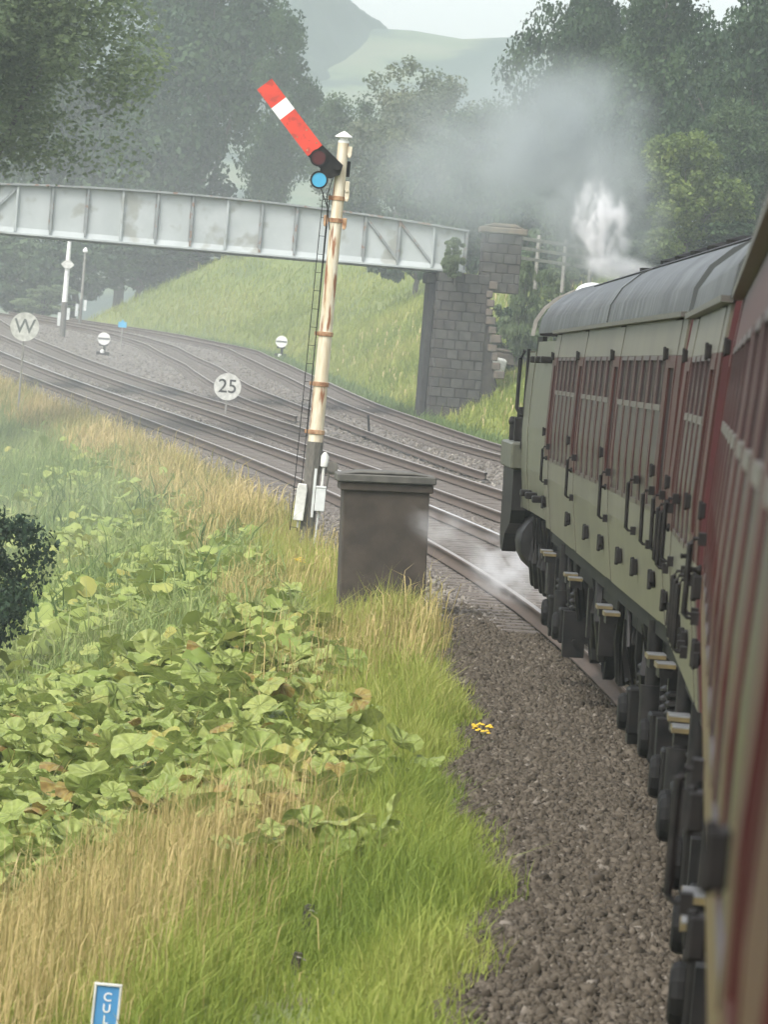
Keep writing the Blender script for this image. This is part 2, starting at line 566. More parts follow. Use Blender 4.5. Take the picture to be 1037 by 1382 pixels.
def npmesh(name, V, tris=None, quads=None, mats=(), tint=None, smooth=False):
    """big mesh from numpy arrays; tint = value per face (tris first, then quads)"""
    me = bpy.data.meshes.new(name)
    nt_ = 0 if tris is None else len(tris)
    nq = 0 if quads is None else len(quads)
    me.vertices.add(len(V))
    me.vertices.foreach_set('co', np.ascontiguousarray(V, dtype=np.float32).ravel())
    me.loops.add(nt_ * 3 + nq * 4)
    me.polygons.add(nt_ + nq)
    li = []
    if nt_:
        li.append(np.asarray(tris).ravel())
    if nq:
        li.append(np.asarray(quads).ravel())
    me.loops.foreach_set('vertex_index', np.concatenate(li).astype(np.int32))
    st = np.concatenate([np.arange(nt_) * 3, nt_ * 3 + np.arange(nq) * 4]).astype(np.int32)
    me.polygons.foreach_set('loop_start', st)
    me.update(calc_edges=True)
    for m in mats:
        me.materials.append(MT[m] if isinstance(m, str) else m)
    if tint is not None:
        a = me.attributes.new('tint', 'FLOAT', 'FACE')
        a.data.foreach_set('value', np.asarray(tint, dtype=np.float32))
    if smooth:
        me.polygons.foreach_set('use_smooth', np.ones(nt_ + nq, dtype=bool))
    return me


def grid_obj(name, S, O, Zf, mat, kind='structure'):
    """terrain sheet; S (n,), O (n,m) lateral offsets for each s"""
    n, m = O.shape
    Sg = np.repeat(S[:, None], m, 1)
    x, y = so2xy(Sg.ravel(), O.ravel())
    z = Zf(Sg.ravel(), O.ravel())
    V = np.stack([x, y, z], 1)
    i = np.arange(n - 1)[:, None] * m + np.arange(m - 1)[None, :]
    q = np.stack([i, i + 1, i + m + 1, i + m], -1).reshape(-1, 4)
    me = npmesh(name, V, quads=q, mats=[mat], smooth=True)
    o = link(name, me)
    tag(o, kind=kind)
    return o


# ------------------------------------------------------------------ ground
Sg = np.concatenate([np.arange(-30, 120, 0.75), np.arange(120, 330, 1.5), np.arange(330, 620, 15)])
lo_ = np.concatenate([[-360, -200, -120, -80], np.arange(-60, -12, 3.0), np.arange(-12, -0.95, 0.3), [-0.9]])
tag(grid_obj('embankment', Sg, np.repeat(lo_[None], len(Sg), 0), gz, 'earth'),
    'grassy railway embankment falling away on the left of the line')
WR = right_edge(Sg)
tt = np.linspace(0, 1, 45)
tag(grid_obj('trackbed', Sg, -0.9 + (WR + 0.9)[:, None] * tt[None], gz, 'ballast'),
    'wide grey stone ballast bed under the curving tracks')
ro = np.concatenate([[0], np.arange(0.3, 14, 0.6), np.arange(14, 45, 3.0), [60, 90, 140, 220, 360]])
tag(grid_obj('cutting_slope', Sg, WR[:, None] + ro[None], gz, 'bank'),
    'bright green grass bank rising beyond the tracks on the right')
b = MB()
NG = 64
b.add([(1500 * math.cos(2 * PI * k / NG), 300 + 1500 * math.sin(2 * PI * k / NG), -7.6) for k in range(NG)], [list(range(NG))])
tag(b.obj('ground', 'field'), 'flat farmland reaching to the horizon', kind='structure')


def hill(name, label, x0, x1, y0, y1, nx, ny, zf, mat):
    xs, ys = np.linspace(x0, x1, nx), np.linspace(y0, y1, ny)
    Xg, Yg = np.meshgrid(xs, ys)
    V = np.stack([Xg.ravel(), Yg.ravel(), zf(Xg, Yg).ravel()], 1)
    i = np.arange(ny - 1)[:, None] * nx + np.arange(nx - 1)[None]
    q = np.stack([i, i + 1, i + nx + 1, i + nx], -1).reshape(-1, 4)
    o = link(name, npmesh(name, V, quads=q, mats=[mat], smooth=True))
    tag(o, label, kind='structure')
    return o


def hill_mat():
    m, n, b_ = _new('hill fields and woods')
    tc = n.nodes.new('ShaderNodeTexCoord')
    nz = n.nodes.new('ShaderNodeTexNoise')
    nz.inputs['Scale'].default_value = 0.035
    nz.inputs['Detail'].default_value = 3
    n.links.new(tc.outputs['Object'], nz.inputs['Vector'])
    rp = n.nodes.new('ShaderNodeValToRGB')
    e = rp.color_ramp.elements
    e[0].position, e[0].color = 0.44, (0.022, 0.042, 0.03, 1)
    e[1].position, e[1].color = 0.50, (0.07, 0.10, 0.05, 1)
    x = e.new(0.62)
    x.color = (0.10, 0.115, 0.065, 1)
    # one larger wood on the right flank of the hill
    mp = n.nodes.new('ShaderNodeMapping')
    mp.inputs['Location'].default_value = (74 / 11, -930 / 90, 0)
    mp.inputs['Scale'].default_value = (1 / 11, 1 / 90, 0)
    n.links.new(tc.outputs['Object'], mp.inputs['Vector'])
    ln = n.nodes.new('ShaderNodeVectorMath')
    ln.operation = 'LENGTH'
    n.links.new(mp.outputs[0], ln.inputs[0])
    n2 = n.nodes.new('ShaderNodeTexNoise')
    n2.inputs['Scale'].default_value = 0.12
    n.links.new(tc.outputs['Object'], n2.inputs['Vector'])
    ad = n.nodes.new('ShaderNodeMath')
    n.links.new(ln.outputs['Value'], ad.inputs[0])
    n.links.new(n2.outputs['Fac'], ad.inputs[1])
    mr = n.nodes.new('ShaderNodeMapRange')
    mr.inputs[1].default_value = 1.6
    mr.inputs[2].default_value = 1.35
    n.links.new(ad.outputs[0], mr.inputs[0])
    mx = n.nodes.new('ShaderNodeMixRGB')
    n.links.new(mr.outputs[0], mx.inputs[0])
    n.links.new(nz.outputs['Fac'], rp.inputs[0])
    n.links.new(rp.outputs[0], mx.inputs[1])
    mx.inputs[2].default_value = (0.02, 0.04, 0.03, 1)
    n.links.new(mx.outputs[0], b_.inputs['Base Color'])
    b_.inputs['Roughness'].default_value = 0.95
    return m


MT['hill'] = hill_mat()
MT['wood'] = pm('far woodland', (0.016, 0.032, 0.026), (0.03, 0.05, 0.035), 0.3, 0.95, bump=0.5)


def hz(X, Y):
    t = np.clip((Y - 450) / 560, 0, 1.0)
    return -7.5 + 76 * t ** 1.3 * (1 + 0.008 * np.sin(X * 0.09) + 0.006 * np.sin(X * 0.33 + 1))


hill('hills', 'pale green hill with hedged fields fading into haze', -700, 600, 450, 1080, 130, 60, hz, 'hill')


def wz(X, Y):
    nb = 0.35 * np.sin(X * 1.3 + Y * 0.3) * np.sin(Y * 0.9 + X * 0.4) + 0.35 * np.sin(X * 2.9 + 2) * np.sin(Y * 1.7)
    g = np.exp(-((X + 114) / 9.5) ** 2 - ((Y - 970) / 45) ** 2)
    k = 1 / (1 + np.exp((X + 103.5 + 2.0 * np.sin(Y * 0.06) + 1.2 * np.sin(Y * 0.19)) / 0.8))
    return hz(X, Y) - 1.2 + 2.4 * k + 11 * g + nb * k


hill('wooded_hill', 'dark wooded knoll on the left brow of the pale hill', -160, -90, 860, 1070, 160, 100, wz, 'wood')


# ------------------------------------------------------------------ railway tracks
def rail_mesh(name, pts, cantz, top='rail_top'):
    ss_ = np.arange(pts[0][0], pts[-1][0] + 0.01, 1.0)
    po = np.array(pts)
    oo = np.interp(ss_, po[:, 0], po[:, 1])
    k = np.ones(9) / 9
    if len(oo) > 20:
        oo = np.convolve(np.pad(oo, 4, mode='edge'), k, 'valid')
    sec = [(-0.075, -0.185), (0.075, -0.185), (0.075, -0.165), (0.014, -0.15), (0.014, -0.05), (0.036, -0.04),
           (0.036, -0.004), (0.028, 0.0), (-0.028, 0.0), (-0.036, -0.004), (-0.036, -0.04), (-0.014, -0.05),
           (-0.014, -0.15), (-0.075, -0.165)]
    m = len(sec)
    V = []
    for dx, dz in sec:
        x, y = so2xy(ss_, oo + dx)
        V.append(np.stack([x, y, grade(ss_) + dz + cantz], 1))
    V = np.stack(V, 1).reshape(-1, 3)
    n = len(ss_)
    i = np.arange(n - 1)[:, None] * m
    j = np.arange(m)[None]
    q = np.stack([i + j, i + (j + 1) % m, i + m + (j + 1) % m, i + m + j], -1)
    me = npmesh(name, V, quads=q.reshape(-1, 4), mats=['rail_side', top])
    mi = np.zeros((n - 1, m), dtype=np.int32)
    mi[:, 6:9] = 1
    me.polygons.foreach_set('material_index', mi.ravel())
    return me


sl = MB().box(-1.25, 1.25, -0.125, 0.125, -0.32, -0.187)
SLEEPER = sl.mesh('sleeper', 'sleeper', bevel=0.015)


def track(label, left, right, cl, cr, s0, s1, tops=('rail_top', 'rail_top'), nsl=280):
    t = bpy.data.objects.new('railway_track', None)
    COL.objects.link(t)
    tag(t, label, kind='structure')
    link('rail', rail_mesh('rail', left, cl, tops[0]), t)
    link('rail', rail_mesh('rail', right, cr, tops[1]), t)
    L, R = np.array(left), np.array(right)
    s = s0
    k = 0
    while s < s1 and k < nsl:
        o = (np.interp(s, L[:, 0], L[:, 1]) + np.interp(s, R[:, 0], R[:, 1])) / 2
        x, y = so2xy(s, o)
        th = float(np.interp(s, SS, TH))
        q = link('sleeper', SLEEPER, t, (float(x), float(y), float(grade(s)) + (cl + cr) / 2 - 0.012 + random.uniform(-.008, .004)),
                 (0, -(cr - cl) / 1.5, th + random.uniform(-0.01, 0.01)))
        s += 0.72
        k += 1
    return t


Cp = [(20, 3.6), (107, 3.6), (133, 3.75), (160, 4.2), (200, 4.3), (236, 4.3), (262, 3.9), (300, 2.9)]
Dp = [(20, 5.12), (110, 5.15), (144, 5.42), (165, 5.72), (200, 5.8), (236, 5.8), (272, 5.2), (300, 4.4)]
Hp = [(20, 11.0), (120, 11.0), (149, 11.3), (167, 12.3), (186, 13.4), (217, 15.7), (240, 16.9), (263, 17.6), (282, 14.7), (299, 8.0)]
Gp = [(a, b_ - 1.5) for a, b_ in Hp]
Fp = [(122, 6.65), (132, 6.95), (151, 7.8), (169, 8.8), (199, 10.3), (226, 12.2), (257, 13.1), (272, 12.2), (282, 10.4), (293, 7.2), (299, 5.2)]
Ep = [(163, 7.15), (169, 7.3), (182, 7.75), (199, 8.85), (226, 10.7), (257, 11.6), (272, 10.7), (282, 8.9), (293, 5.7), (299, 3.7)]
track('nearest running line, the one carrying the train', [(12, 0.74), (299, 0.74)], [(12, 2.24), (299, 2.24)], 0, 0.03, 60, 255,
      ('rail_top', 'rail_shine'))
track('second running line, just beyond the nearest', Cp, Dp, 0.0, 0.04, 90, 280)
track('crossover track curving between the second and the far line', Ep, Fp, 0.0, 0.0, 165, 290)
track('far line along the foot of the grass bank', Gp, Hp, 0.0, 0.0, 128, 292)

# ------------------------------------------------------------------ train
def vmatrix(xa, ya, xb, yb, zo, tilt, y0):
    """frame of a vehicle: its left body side (1.39 m from the axis) runs through (xa,ya)-(xb,yb); origin at rail level below the axis"""
    d = Vector((xb - xa, yb - ya, 0)).normalized()
    n = Vector((d.y, -d.x, 0))
    t = (y0 - ya) / d.y
    p = Vector((xa, ya, 0)) + d * t + n * 1.39
    rot = Matrix((n, d, Vector((0, 0, 1)))).transposed().to_4x4()
    rot = rot @ Matrix.Rotation(-tilt, 4, 'Y')
    rot.translation = (p.x, p.y, zo + tilt * 1.39)
    return rot


PX = [(1.24, -1.33), (1.75, -1.39), (2.2, -1.40), (2.9, -1.365), (3.19, -1.33)]


def px(z):
    return float(np.interp(z, [q[0] for q in PX], [q[1] for q in PX]))


def slab(mb, y0, y1, z0, z1, out=0.0, th=0.04, mi=0, nz=4):
    zs = [z0 + (z1 - z0) * i / nz for i in range(nz + 1)]
    vs = []
    for y in (y0, y1):
        for z in zs:
            vs.append((px(z) - out, y, z))
        for z in zs:
            vs.append((px(z) - out + th, y, z))
    m = nz + 1
    a, c = 0, 2 * m
    fs = []
    for i in range(nz):
        fs.append([a + i, a + i + 1, c + i + 1, c + i])
        fs.append([a + m + i, c + m + i, c + m + i + 1, a + m + i + 1])
        fs.append([a + i, a + m + i, a + m + i + 1, a + i + 1])
        fs.append([c + i, c + i + 1, c + m + i + 1, c + m + i])
    fs.append([a, c, c + m, a + m])
    fs.append([a + nz, a + m + nz, c + m + nz, c + nz])
    mb.add(vs, fs, mi)


def roof_pts(inset=0.0, n=14):
    pts = []
    for i in range(n + 1):
        a = PI * i / n
        cx_, cz = -math.cos(a), math.sin(a)
        pts.append(((1.345 - inset) * (abs(cx_) ** 0.86) * (1 if cx_ > 0 else -1), 3.19 + (0.66 - inset) * cz ** 0.9))
    return pts


_wheel = MB()
_wheel.lathe([(0.46, 0.0), (0.47, 0.02), (0.47, 0.10), (0.42, 0.11), (0.40, 0.08), (0.16, 0.06), (0.12, 0.0), (0.10, -0.06)], (0, 0, 0), 'X', 20)
WHEEL = _wheel.mesh('wheel', 'under', smooth=True)
_b = MB()
_b.box(-0.13, 0.13, -0.16, 0.16, -0.15, 0.17)
_b.lathe([(0.11, -0.19), (0.13, -0.17), (0.13, -0.12)], (0, 0, 0), 'X', 12)
AXLEBOX = _b.mesh('axle_box', 'under', bevel=0.02)
_b = MB()
for i in range(5):
    _b.lathe([(0.07, 0), (0.095, 0.02), (0.095, 0.035), (0.07, 0.055)], (0, 0, i * 0.06), 'Z', 10)
SPRING = _b.mesh('spring', 'black')
_b = MB()
_b.box(-0.115, 0.0, -0.16, 0.16, -0.008, 0.010, 0)
_b.box(-0.12, -0.1155, -0.16, 0.16, -0.024, 0.008, 1)
_b.box(-0.115, -0.002, -0.165, -0.161, -0.02, 0.004, 1)
_b.box(-0.105, -0.02, -0.15, 0.15, -0.08, -0.009, 2)
STEP = _b.mesh('step_board', ['silver', 'yellow', 'black'])
_b = MB()
_b.tube([(0, 0, 0.0), (-0.05, 0, 0.0), (-0.068, 0, 0.03), (-0.068, 0, 0.52), (-0.05, 0, 0.56), (0, 0, 0.56)], 0.013, 8)
_b.box(-0.035, 0, -0.04, 0.04, -0.045, 0.045)
_b.box(-0.035, 0, -0.04, 0.04, 0.515, 0.605)
GRAB = _b.mesh('grab_handle', 'black', smooth=True)
_b = MB()
_b.box(-0.036, 0.0, -0.05, 0.05, -0.045, 0.045)
_b.tube([(-0.03, 0, -0.055), (-0.03, 0, 0.055)], 0.014, 8)
HINGE = _b.mesh('hinge', 'black', bevel=0.01)
_b = MB()
_b.lathe([(0.025, 0.0), (0.025, -0.015), (0.012, -0.02), (0.012, -0.04)], (0, 0, 0), 'X', 10)
_b.box(-0.052, -0.04, -0.10, 0.02, -0.012, 0.012)
DHANDLE = _b.mesh('door_handle', 'under', bevel=0.004)


def bogie(parent, yc, big=True):
    b = MB()
    L = 1.75
    b.prism([(yc - L, 0.74), (yc - L, 0.58), (yc - 0.9, 0.58), (yc - 0.6, 0.40), (yc + 0.6, 0.40), (yc + 0.9, 0.58), (yc + L, 0.58), (yc + L, 0.74)],
            -1.17, -1.07, plane='YZ')
    b.prism([(yc - L, 0.74), (yc - L, 0.58), (yc + L, 0.58), (yc + L, 0.74)], 1.07, 1.17, plane='YZ')
    b.box(-1.06, 1.06, yc - 0.2, yc + 0.2, 0.45, 0.8)
    b.box(-1.06, 1.06, yc - L, yc - L + 0.1, 0.58, 0.74)
    b.box(-1.06, 1.06, yc + L - 0.1, yc + L, 0.58, 0.74)
    f = b.obj('bogie', 'under', parent, bevel=0.015)
    for dy in (-1.3, 1.3):
        for sx in (-1, 1):
            w = link('wheel', WHEEL, f, (sx * 0.79, yc + dy, 0.46), (0, 0, PI if sx < 0 else 0))
            if sx < 0:
                link('axle_box', AXLEBOX, f, (-1.2, yc + dy, 0.46))
                for q in (-0.27, 0.27):
                    link('spring', SPRING, f, (-1.16, yc + dy + q, 0.50))
        a = MB().tube([(-0.8, yc + dy, 0.46), (0.8, yc + dy, 0.46)], 0.08, 8)
        a.obj('axle', 'under', f)
    d = MB()
    d.tube([(-1.26, yc - 0.35, 0.42), (-1.26, yc - 0.35, 1.18)], 0.055, 10)
    d.tube([(-1.26, yc - 0.35, 0.42), (-1.26, yc - 0.35, 0.75)], 0.085, 10)
    d.obj('damper', 'black', f, smooth=True)
    e = MB()
    e.tube([(-1.24, yc + 0.5, 0.36), (-1.24, yc + 0.15, 0.62), (-1.24, yc + 0.0, 1.1)], 0.03, 6)
    e.tube([(-1.2, yc - 1.9, 0.35), (-1.2, yc + 1.9, 0.33)], 0.022, 6)
    e.box(-1.3, -1.1, yc - 1.75, yc - 1.55, 0.2, 0.62)
    e.box(-1.3, -1.1, yc + 1.5, yc + 1.72, 0.22, 0.6)
    e.obj('brake_gear', 'black', f)
    return f


def coach(label, mtx, L, doors, wins, bogies, steps, grabs, hinges, ribs, shell='maroon', gangways=(True, True), lower='olive_reflected', upper='olive_reflected'):
    t = thing('railway_coach', label, 'railway coach', matrix=mtx, group='coaches of the train')
    # roof, one arched shell
    b = MB()
    rp_ = roof_pts()
    ri = roof_pts(0.05)
    b.prism(rp_ + ri[::-1], 0.0, L)
    roof = b.obj('roof', 'roof', t, smooth=True)
    rd = MB()
    top_ = [q for q in roof_pts(-0.006, 28) if abs(q[0]) < 1.02]
    bot_ = [q for q in roof_pts(0.002, 28) if abs(q[0]) < 1.02]
    rd.prism(top_ + bot_[::-1], 0.02, L - 0.02)
    rd.obj('roof_ridge', 'black', roof, smooth=True)
    for y in ribs:
        rb = MB()
        rb.prism(roof_pts(-0.012) + roof_pts(-0.002)[::-1], y - 0.035, y + 0.035)
        rb.obj('roof_rib', 'roof', roof)
    for y in np.arange(1.2, L - 0.8, 2.2):
        v = MB()
        v.lathe([(0.13, 0), (0.13, 0.07), (0.17, 0.08), (0.17, 0.11), (0.05, 0.15)], (0.42 * (1 if int(y) % 2 else -1) * 0.6, y, 3.835), 'Z', 10)
        v.obj('ventilator', 'under', roof)
    g = MB()
    g.box(-1.385, -1.325, 0, L, 3.178, 3.21)
    g.box(1.325, 1.40, 0, L, 3.175, 3.215)
    g.obj('gutter', 'gutter', t)
    # ends
    e = MB()
    endp = [(-1.32, 1.24), (-1.38, 1.75), (-1.385, 2.2), (-1.35, 2.9), (-1.315, 3.17)] + [(q[0] * 0.98, q[1] - 0.015) for q in roof_pts()[1:-1]] + \
           [(1.315, 3.17), (1.35, 2.9), (1.385, 2.2), (1.38, 1.75), (1.32, 1.24)]
    for y in (0.002, L - 0.042):
        en = MB().prism(endp, y, y + 0.04)
        eo = en.obj('end_panel', 'maroon_end', t)
    for k_, y in enumerate((-0.32, L)):
        if gangways[k_]:
            gw = MB()
            for j in range(4):
                gw.box(-0.52 - 0.02 * (j % 2), 0.52 + 0.02 * (j % 2), y + 0.004 + j * 0.08, y + 0.08 + j * 0.08 - 0.004, 1.1, 3.25 + 0.02 * (j % 2))
            gw.obj('gangway', 'black', t)
    # floor, right hand side, solebar
    f = MB()
    f.box(-1.27, 1.27, 0.05, L - 0.05, 1.10, 1.235)
    f.box(-1.20, -1.10, 0.1, L - 0.1, 0.96, 1.10)
    f.box(1.10, 1.20, 0.1, L - 0.1, 0.96, 1.10)
    f.obj('underframe', 'under', t)
    r = MB()
    r.box(1.335, 1.385, 0.05, L - 0.05, 1.24, 3.17)
    r.obj('body_panel', shell, t)
    iw = MB()
    iw.box(-0.1, -0.06, 0.05, L - 0.05, 1.24, 3.17)
    iw.obj('corridor_partition', 'under', t)
    # doors split the lower side into panels
    Z0, ZW, ZB, ZT, ZR = 1.24, 1.93, 2.60, 2.94, 3.175
    cuts = sorted(doors)
    y = 0.03
    segs = []
    for d0, d1 in cuts:
        segs.append((y, d0 - 0.012))
        y = d1 + 0.012
    segs.append((y, L - 0.03))
    for a, c in segs:
        if c - a > 0.05:
            m = MB()
            slab(m, a, c, Z0, ZW - 0.002, 0, 0.04)
            m.obj('lower_panel', lower, t)
            m = MB()
            slab(m, a, c, ZT + 0.002, ZR, 0, 0.04)
            m.obj('upper_panel', upper, t)
            ws = [w for w in wins if w[0] >= a - 0.01 and w[1] <= c + 0.01]
            yy = a
            for w0, w1 in ws + [(c, c)]:
                if w0 - yy > 0.004:
                    m = MB()
                    slab(m, yy, w0, ZW, ZT, 0, 0.04)
                    m.obj('window_pillar', shell, t)
                yy = w1
            for w0, w1 in ws:
                fr = MB()
                for (a0, a1, b0, b1) in ((w0, w1, ZW, ZW + 0.03), (w0, w1, ZT - 0.03, ZT), (w0, w0 + 0.03, ZW + 0.03, ZT - 0.03), (w1 - 0.03, w1, ZW + 0.03, ZT - 0.03)):
                    slab(fr, a0, a1, b0, b1, 0.003, 0.03, nz=1)
                wo = fr.obj('window', 'frame', t)
                gl = MB()
                slab(gl, w0 + 0.03, w1 - 0.03, ZW + 0.03, ZB - 0.02, -0.007, 0.008, nz=2)
                gl.obj('pane', 'glass', wo)
                gl = MB()
                slab(gl, w0 + 0.03, (w0 + w1) / 2 - 0.012, ZB + 0.02, ZT - 0.03, -0.012, 0.008, nz=1)
                slab(gl, (w0 + w1) / 2 + 0.012, w1 - 0.03, ZB + 0.02, ZT - 0.03, -0.012, 0.008, nz=1)
                gl.obj('ventilator_pane', 'vent_glass', wo)
                br = MB()
                slab(br, w0 + 0.03, w1 - 0.03, ZB - 0.02, ZB + 0.02, 0.004, 0.03, nz=1)
                slab(br, (w0 + w1) / 2 - 0.012, (w0 + w1) / 2 + 0.012, ZB + 0.02, ZT - 0.03, -0.008, 0.02, nz=1)
                br.obj('window_bar', 'alu', wo)
    for d0, d1 in cuts:
        m = MB()
        slab(m, d0, d1, Z0 + 0.01, 1.93, 0.005, 0.04, 1)
        slab(m, d0, d1, 1.932, 2.05, 0.005, 0.04)
        slab(m, d0, d0 + 0.09, 2.05, 2.86, 0.005, 0.04)
        slab(m, d1 - 0.09, d1, 2.05, 2.86, 0.005, 0.04)
        slab(m, d0, d1, 2.86, 2.94, 0.005, 0.04)
        slab(m, d0, d1, 2.942, 3.165, 0.005, 0.04, 2)
        do = m.obj('door', [shell, lower, upper], t)
        gl = MB()
        slab(gl, d0 + 0.09, d1 - 0.09, 2.05, 2.86, -0.01, 0.008, nz=2)
        gl.obj('pane', 'vent_glass', do)
        link('door_handle', DHANDLE, do, (px(1.95) - 0.012, d0 + 0.10, 1.95))
        for z in (1.52, 2.2, 2.95):
            link('hinge', HINGE, do, (px(z) - 0.012, d1 + 0.01, z), scale=(0.8, 0.7, 0.8))
    for y_, z in hinges:
        link('door_stop', HINGE, t, (px(z) - 0.001, y_, z), scale=(1.2, 1.2, 1.2))
    for y_, z in grabs:
        link('grab_handle', GRAB, t, (px(z + 0.25) - 0.004, y_, z), scale=(1, 1, 0.62))
    for yb in bogies:
        bogie(t, yb)
    for y_, z in steps:
        link('step_board', STEP, t, (-1.27, y_, z))
    # equipment boxes and truss between the bogies
    if L > 12:
        u = MB()
        m0, m1 = bogies[0] + 2.4, bogies[-1] - 2.4
        for a, c, z in ((m0, m0 + 1.6, 0.5), (m0 + 2.4, m0 + 3.4, 0.55), (m1 - 1.7, m1, 0.52)):
            MB().box(-1.12, -0.3, a, c, z, 0.955).obj('battery_box', 'under', t, bevel=0.02)
        v = MB()
        v.lathe([(0.2, 0), (0.24, 0.03), (0.24, 1.2), (0.2, 1.23)], (-0.85, m0 + 3.9, 0.62), 'Y', 12)
        v.obj('vacuum_cylinder', 'black', t, smooth=True)
    rq = random.Random(int(L * 10))
    y_ = 0.4
    while y_ < L - 0.3:
        q = MB()
        za = rq.uniform(0.3, 0.6)
        xx = -(rq.uniform(1.0, 1.13) if gangways[1] and lower == 'maroon_reflected' else rq.uniform(1.10, 1.25))
        if rq.random() < 0.5:
            q.tube([(xx, y_, 1.1), (xx, y_ + rq.uniform(-.2, .2), (za + 1.1) / 2), (xx + 0.05, y_ + rq.uniform(-.35, .35), za)], rq.uniform(0.018, 0.05), 6)
        else:
            w_ = rq.uniform(0.05, 0.16)
            q.box(xx, xx + 0.12, y_ - w_, y_ + w_, za, 0.955)
        q.obj('hanger', rq.choice(['black', 'under']), t)
        y_ += rq.uniform(0.35, 0.75)
    pp = MB()
    pp.tube([(-1.16, 0.2, 1.13), (-1.16, L - 0.2, 1.13)], 0.02, 6)
    pp.obj('brake_pipe', 'black', t)
    return t


def windows(a, c, w, gap):
    n = int((c - a + gap) // (w + gap))
    g_ = (c - a - n * w) / max(n, 1)
    return [(a + g_ / 2 + i * (w + g_), a + g_ / 2 + i * (w + g_) + w) for i in range(n)]


# nearest coach, the one the picture is taken from
mt = vmatrix(0.074, 0, 0.074 - 0.0331 * 24, 24, -0.09, -0.014, 4.3)
coach('nearest maroon coach filling the right edge, its side sweeping past', mt, 19.95,
      [(1.0, 1.75), (18.6, 19.3)], windows(2.2, 9.9, 1.25, 0.4) + windows(10.4, 18.3, 1.25, 0.4),
      [3.2, 16.6], [(12.6, 1.02), (13.5, 1.02)],
      [(18.35, 1.75), (19.5, 1.72), (9.1, 1.42)], [(8.5, 1.4), (9.6, 1.62), (19.35, 1.55), (19.35, 1.85)],
      [6.0, 12.0], lower='maroon_reflected', upper='maroon')
# short vehicle between
mt = vmatrix(-0.749, 24.6, -1.155, 31.4, -0.1, 0.0, 24.45)
coach('short maroon coach between the nearest coach and the long one ahead', mt, 7.05,
      [(0.55, 1.3), (5.4, 6.1)], windows(1.5, 5.3, 0.75, 0.2),
      [2.0, 4.9], [(2.2, 1.02), (3.1, 1.02)],
      [(0.35, 1.5), (0.9, 1.5), (1.45, 1.5), (4.2, 1.8), (5.3, 1.72), (6.2, 1.72)], [(1.5, 1.5), (3.2, 1.5), (4.4, 1.5), (6.2, 1.5)], [], shell='maroon_far')
# long coach ahead
mt = vmatrix(-1.137, 32, -3.156, 52, -0.08, 0.022, 31.95)
coach('long maroon coach coupled behind the locomotive', mt, 20.1,
      [(0.5, 1.25), (7.2, 7.95), (13.2, 13.95), (18.9, 19.6)],
      windows(1.5, 7.0, 0.72, 0.2) + windows(8.2, 13.0, 0.72, 0.2) + windows(14.2, 18.7, 0.72, 0.2),
      [2.9, 17.2], [(0.3, 1.02), (1.3, 1.02), (6.9, 1.02), (8.0, 1.02), (13.1, 1.02), (14.0, 1.02), (18.8, 1.02), (19.6, 1.02)],
      [(0.3, 1.72), (1.42, 1.72), (3.2, 1.75), (7.0, 1.72), (12.9, 1.72), (18.7, 1.72)],
      [(1.35, 1.5), (3.4, 1.5), (5.4, 1.5), (8.1, 1.5), (10.6, 1.5), (14.1, 1.5), (19.7, 1.5)], [10.0], shell='maroon_far')

# ------------------------------------------------------------------ locomotive
mt = vmatrix(-3.14, 52.5, -3.84, 58.5, -0.06, 0.022, 52.55)
loco = thing('steam_locomotive', 'steam locomotive heading the train with flat olive casing and pale rimmed roof arch', 'locomotive', matrix=mt)
LL = 5.6
b = MB()
slab(b, 0.05, LL - 1.25, 1.24, 3.1, -0.01, 0.05)
b.box(1.33, 1.38, 0.05, LL, 1.24, 3.1)
b.box(-1.28, 1.28, 0.05, 0.09, 1.24, 3.1)
b.box(-1.28, 1.28, LL - 0.06, LL - 0.02, 1.24, 3.0)
cas = b.obj('casing', 'green_loco', loco)
for yy, zz in ((1.2, 2.9), (2.3, 2.9), (3.3, 2.9), (1.2, 1.45), (2.6, 1.45), (3.7, 1.45)):
    c = MB()
    c.box(-1.47, -1.35, yy - 0.1, yy + 0.1, zz - 0.035, zz + 0.035)
    c.obj('casing_catch', 'black', cas, bevel=0.01)
b = MB()
slab(b, LL - 1.2, LL, 1.24, 2.98, 0.0, 0.035)
dfl = b.obj('smoke_deflector', 'green_loco', loco)
b = MB()
b.tube([(-1.42, LL - 0.02, 3.0), (-1.46, LL + 0.03, 2.9), (-1.47, LL + 0.03, 2.35), (-1.42, LL, 2.27)], 0.022, 8)
b.tube([(-1.37, LL + 0.03, 3.02), (-1.39, LL + 0.03, 1.9)], 0.02, 8)
b.obj('handrail', 'black', dfl, smooth=True)
b = MB()
b.box(-1.36, -1.3, LL + 0.002, LL + 0.02, 1.24, 3.0)
b.obj('front_edge', 'pale_green', dfl)
# arched roof with its pale front rim
b = MB()
b.prism(roof_pts() + roof_pts(0.04)[::-1], 0.05, LL - 1.3)
b.obj('roof', 'roof', loco, smooth=True)
b = MB()
arc = [(q[0] * 1.0, q[1] - 0.02) for q in roof_pts(-0.02)]
arci = [(q[0], q[1] - 0.02) for q in roof_pts(0.02)]
b.prism(arc + arci[::-1], LL - 0.1, LL - 0.02)
b.obj('roof_rim', 'fence', loco, smooth=True)
b = MB()
b.prism([(q[0], q[1] - 0.02) for q in roof_pts(0.05)], LL - 0.62, LL - 0.58)
b.obj('casing_front', 'black', loco)
b = MB()
b.box(-1.29, -1.24, LL - 1.2, LL - 0.1, 2.985, 3.16)
b.obj('cowl_side', 'under', loco)
